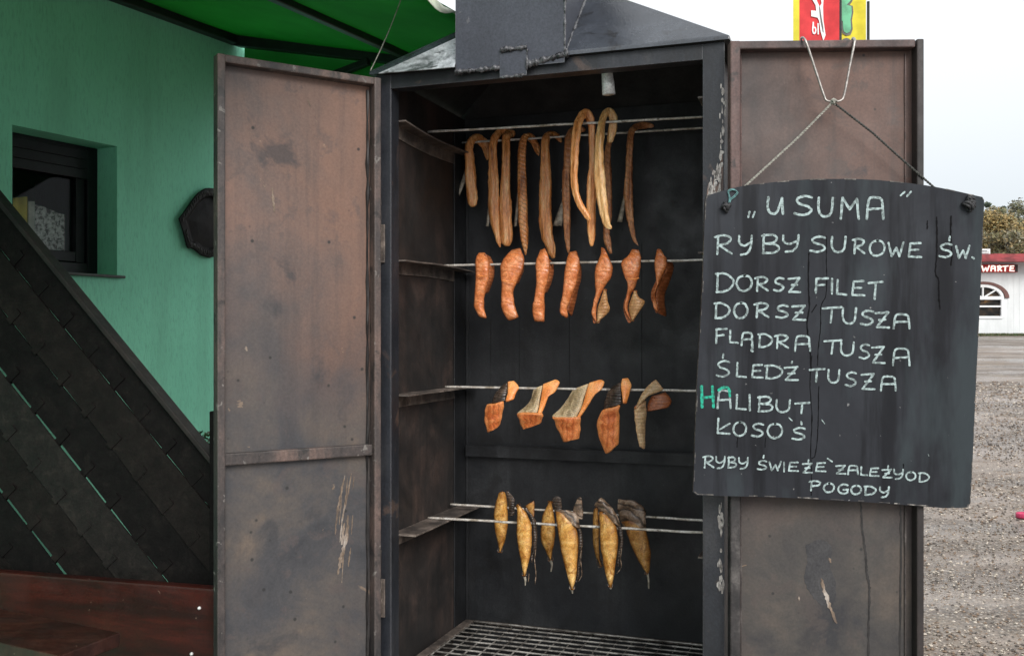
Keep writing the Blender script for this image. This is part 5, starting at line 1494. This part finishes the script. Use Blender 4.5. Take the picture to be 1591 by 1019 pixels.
led, nt, b = mat('lit_letters')
b.inputs['Base Color'].default_value = (.9, .85, .75, 1); b.inputs['Emission Color'].default_value = (1, .93, .82, 1); b.inputs['Emission Strength'].default_value = .9
mb = MB()
def kstroke(pts, w):
    P = [Vector((xw(x), YK - .145, zw(y))) for x, y in pts]
    for a_, b_ in zip(P, P[1:]):
        dd = (b_ - a_).normalized(); s_ = dd.cross(Vector((0, -1, 0))) * w
        mb.prism([a_ - dd * w + s_, b_ + dd * w + s_, b_ + dd * w - s_, a_ - dd * w - s_], Vector((0, -.02 - .001 * len(mb.f) / 100, 0)))
def kl(ch, x0, x1, y0=413.8, y1=421.4):
    for st in FONT[ch]:
        if st == '|': continue
        kstroke([(x0 + (x1 - x0) * a, y0 + (y1 - y0) * b_) for a, b_ in st], .017)
for ch, x0, x1 in (('W', 1522, 1533), ('A', 1536, 1542.5), ('R', 1546, 1552), ('T', 1554.5, 1562), ('E', 1565, 1571)): kl(ch, x0, x1)
mb.build('lettering', led, sg, recalc=True)
# arched window: white frame, dark panes, brown arch
wfm = plain('white_window_frame', (.78, .79, .8), .4, .05)
mb = MB()
def seg_(a_, b_, w, y0=-.03, y1=.05):
    a_ = Vector((a_[0], YK + y0, a_[1])); b_ = Vector((b_[0], YK + y0, b_[1]))
    dd = (b_ - a_).normalized(); s_ = dd.cross(Vector((0, -1, 0))) * w
    mb.prism([a_ + s_, b_ + s_, b_ - s_, a_ - s_], Vector((0, y1 - y0, 0)))
for a_, b_ in zip(pts_arc, pts_arc[1:]): seg_(a_, b_, .045)
seg_((wx0k, zarc), (wx1k, zarc), .05, -.032); seg_((wx0k, zwb), (wx1k, zwb), .04, -.034)
seg_((wx0k, zwb), (wx0k, zarc), .04, -.036); seg_((wx1k, zwb), (wx1k, zarc), .04, -.036)
cxk = xw(1527)
seg_((cxk, zarc), (cxk, zw(446)), .02, -.02); seg_((cxk, zarc), (xw(1548), zw(450)), .02, -.018); seg_((cxk, zarc), (xw(1506), zw(450)), .02, -.016)
seg_((wx0k, zw(476)), (wx1k, zw(476)), .025, -.02)
kw_ = mb.build('window', wfm, kio, recalc=True)
mb = MB()
mb.box(KW, wx0k, wx1k, .055, .065, zwb, zw(444))
kg, nt, b = mat('kiosk_glass')
cg = ramp(nt, nz(nt, coords(nt, (1, 1, 1.5)), 2.6, 5, .7), [(.4, (.012, .012, .012)), (.58, (.05, .035, .025)), (.68, (.28, .14, .04))]).outputs[0]  # orange reflections painted into the dark pane colour
nt.links.new(cg, b.inputs['Base Color']); b.inputs['Roughness'].default_value = .2; b.inputs['Specular IOR Level'].default_value = .15
mb.build('pane', kg, kw_)
mb = MB()
for k in range(16):
    a0_, a1_ = math.pi - math.pi * k / 16, math.pi - math.pi * (k + 1) / 16
    pt = lambda r_, a_: Vector((cxk + r_ * math.cos(a_) * (wx1k - wx0k) / 2, YK - .05, zarc + r_ * math.sin(a_) * (zw(444) - zarc)))
    mb.prism([pt(1.12, a0_), pt(1.12, a1_), pt(1.34, a1_), pt(1.34, a0_)], Vector((0, .048, 0)))
mb.build('arch_trim', plain('brown_arch', (.14, .06, .05), .6), kio, recalc=True)
mb = MB()
mb.box(KW, xw(1480), xw(1551), .5, .6, zw(395.5), zw(384.5))
rs_ = mb.build('roof_sign', wfm, kio)
mb = MB()
for py_ in (389.5, 391.5, 393.5): mb.box(KW, xw(1530), xw(1549), .49, .4995, zw(py_ + .4), zw(py_))
mb.box(KW, xw(1480), xw(1546), .485, .4985, zw(388), zw(387.2))
mb.build('line', arm, rs_)
# ragged grass along its foot
mb = MB()
rnd = random.Random(9)
for _ in range(5200):
    x = rnd.uniform(xw(1470), xw(1640)); y = rnd.uniform(28.9, 29.95); h = rnd.uniform(.03, .11)
    z = gz(y); a = rnd.random() * 6; dx, dy = .012 * math.cos(a), .012 * math.sin(a)
    mb.add([(x - dx, y - dy, z), (x + dx, y + dy, z), (x + rnd.uniform(-.03, .03), y, z + h)], [(0, 1, 2)], rnd.randrange(2))
gr_ = mb.build('grass', [plain('grass_green', (.05, .085, .03), .8), plain('grass_dry', (.12, .11, .05), .8)])
tag(gr_, 'thin strip of short grass along the foot of the white kiosk', 'grass', kind='stuff')

# trees behind the kiosk
leafm = {k: plain('autumn_leaf_' + k, tuple(min(1, x * 1.25) for x in c_), .7, .3, 3) for k, c_ in (('gold', (.30, .215, .085)), ('amber', (.225, .17, .085)), ('olive', (.16, .15, .075)), ('green', (.11, .125, .07)), ('grey', (.19, .18, .13)), ('pine', (.06, .085, .065)))}
bark = plain('tree_bark', (.07, .055, .045), .9, .3, 5)
def tree(px, top_py, Y, w, label, mats, seed, conifer=False):
    rnd = random.Random(seed)
    x = at(px, 0, Y).x; zt_ = at(0, top_py, Y).z; zb_ = 1.42
    t = thing('conifer_tree' if conifer else 'autumn_tree', label, 'tree', Vector((x, Y, zb_)), 'trees behind the kiosk')
    H = zt_ - zb_
    mb = MB()
    mb.tube([Vector((x, Y, zb_)), Vector((x + .1, Y, zb_ + H * .5)), Vector((x, Y, zb_ + H * .92))], [.20, .13, .03], 7)
    for k in range(9):
        z = zb_ + H * rnd.uniform(.3, .8); a = rnd.random() * 6.3
        mb.tube([Vector((x, Y, z)), Vector((x + math.cos(a) * w * .5, Y + math.sin(a) * w * .5, z + H * .1))], [.06, .015], 5)
    mb.build('trunk', bark, t, smooth=True)
    mb = MB()
    for k in range(50):
        f_ = rnd.random()
        z = zb_ + H * (.16 + .82 * f_)
        rr = w * ((1.05 - f_) if conifer else math.sqrt(max(.08, 1 - (f_ * 1.7 - .75) ** 2)))
        a, r_ = rnd.random() * 6.3, rr * rnd.random() ** .5
        s_ = rnd.uniform(.28, .55) * (.6 if conifer else 1)
        leafcloud(mb, Vector((x + math.cos(a) * r_, Y + math.sin(a) * r_, z)), (s_ * 1.15, s_ * 1.15, s_ * .8), 190, .075, rnd, len(mats))
    mb.build('crown', [leafm[k] for k in mats], t)
tree(1548, 330, 46, 1.5, 'golden leaved tree above the kiosk roof', ['gold', 'amber', 'gold', 'olive'], 1)
tree(1576, 326, 47, 1.5, 'olive green tree beside the golden one', ['olive', 'green', 'grey', 'amber'], 2)
tree(1592, 312, 50, 1.5, 'tallest greyish tree at the edge of the photo', ['grey', 'olive', 'grey', 'green'], 3)
tree(1534, 314, 62, 1.0, 'dark conifer tip just right of the chalkboard', ['pine', 'pine', 'green'], 4, True)
tree(1557, 316, 64, 1.2, 'dark conifer between the golden tree and the tallest one', ['pine', 'green', 'pine'], 5, True)
tree(1622, 322, 48, 1.7, 'broad green tree beyond the kiosk end', ['green', 'olive', 'grey'], 6)
tree(1540, 324, 55, 1.7, 'pale yellow green tree standing behind the golden one', ['olive', 'grey', 'gold'], 9)
tree(1583, 318, 56, 1.8, 'broad muted green tree behind the olive one', ['grey', 'green', 'olive'], 10)
tree(1505, 340, 50, 1.6, 'amber tree hidden behind the chalkboard', ['amber', 'olive', 'gold'], 7)
tree(1565, 352, 44, 1.2, 'low brownish tree just over the kiosk awning', ['amber', 'grey', 'olive'], 8)

# pink plastic thing on the gravel
pp = on_plane(1586, 812, Vector((0, 0, gz(6.2))), Vector((0, 0, 1)))
mb = MB()
nseg = 18
oc = [(math.cos(a) * .062 + .03, math.sin(a) * .05) for a in np.linspace(0, 2 * math.pi, nseg + 1)[:-1]]
ry = pp.y
gz0 = gz(ry)
rings = [[Vector((pp.x + x * k, ry + y * k, gz0 + h + .05 * max(0, x) * .3)) for x, y in oc] for k, h in ((.9, .006), (1.0, .016), (1.02, .034), (.96, .040), (.86, .030), (.4, .026))]
mb.add([p for r_ in rings for p in r_], [(i * nseg + j, i * nseg + (j + 1) % nseg, (i + 1) * nseg + (j + 1) % nseg, (i + 1) * nseg + j) for i in range(len(rings) - 1) for j in range(nseg)] + [tuple(range(nseg))[::-1], tuple(range((len(rings) - 1) * nseg, len(rings) * nseg))])
po = mb.build('plastic_dish', plain('pink_plastic', (.55, .05, .13), .35, .1), origin=Vector((pp.x, ry, gz0)), smooth=True)
tag(po, 'small pink plastic dish lying on the wet gravel', 'dish')
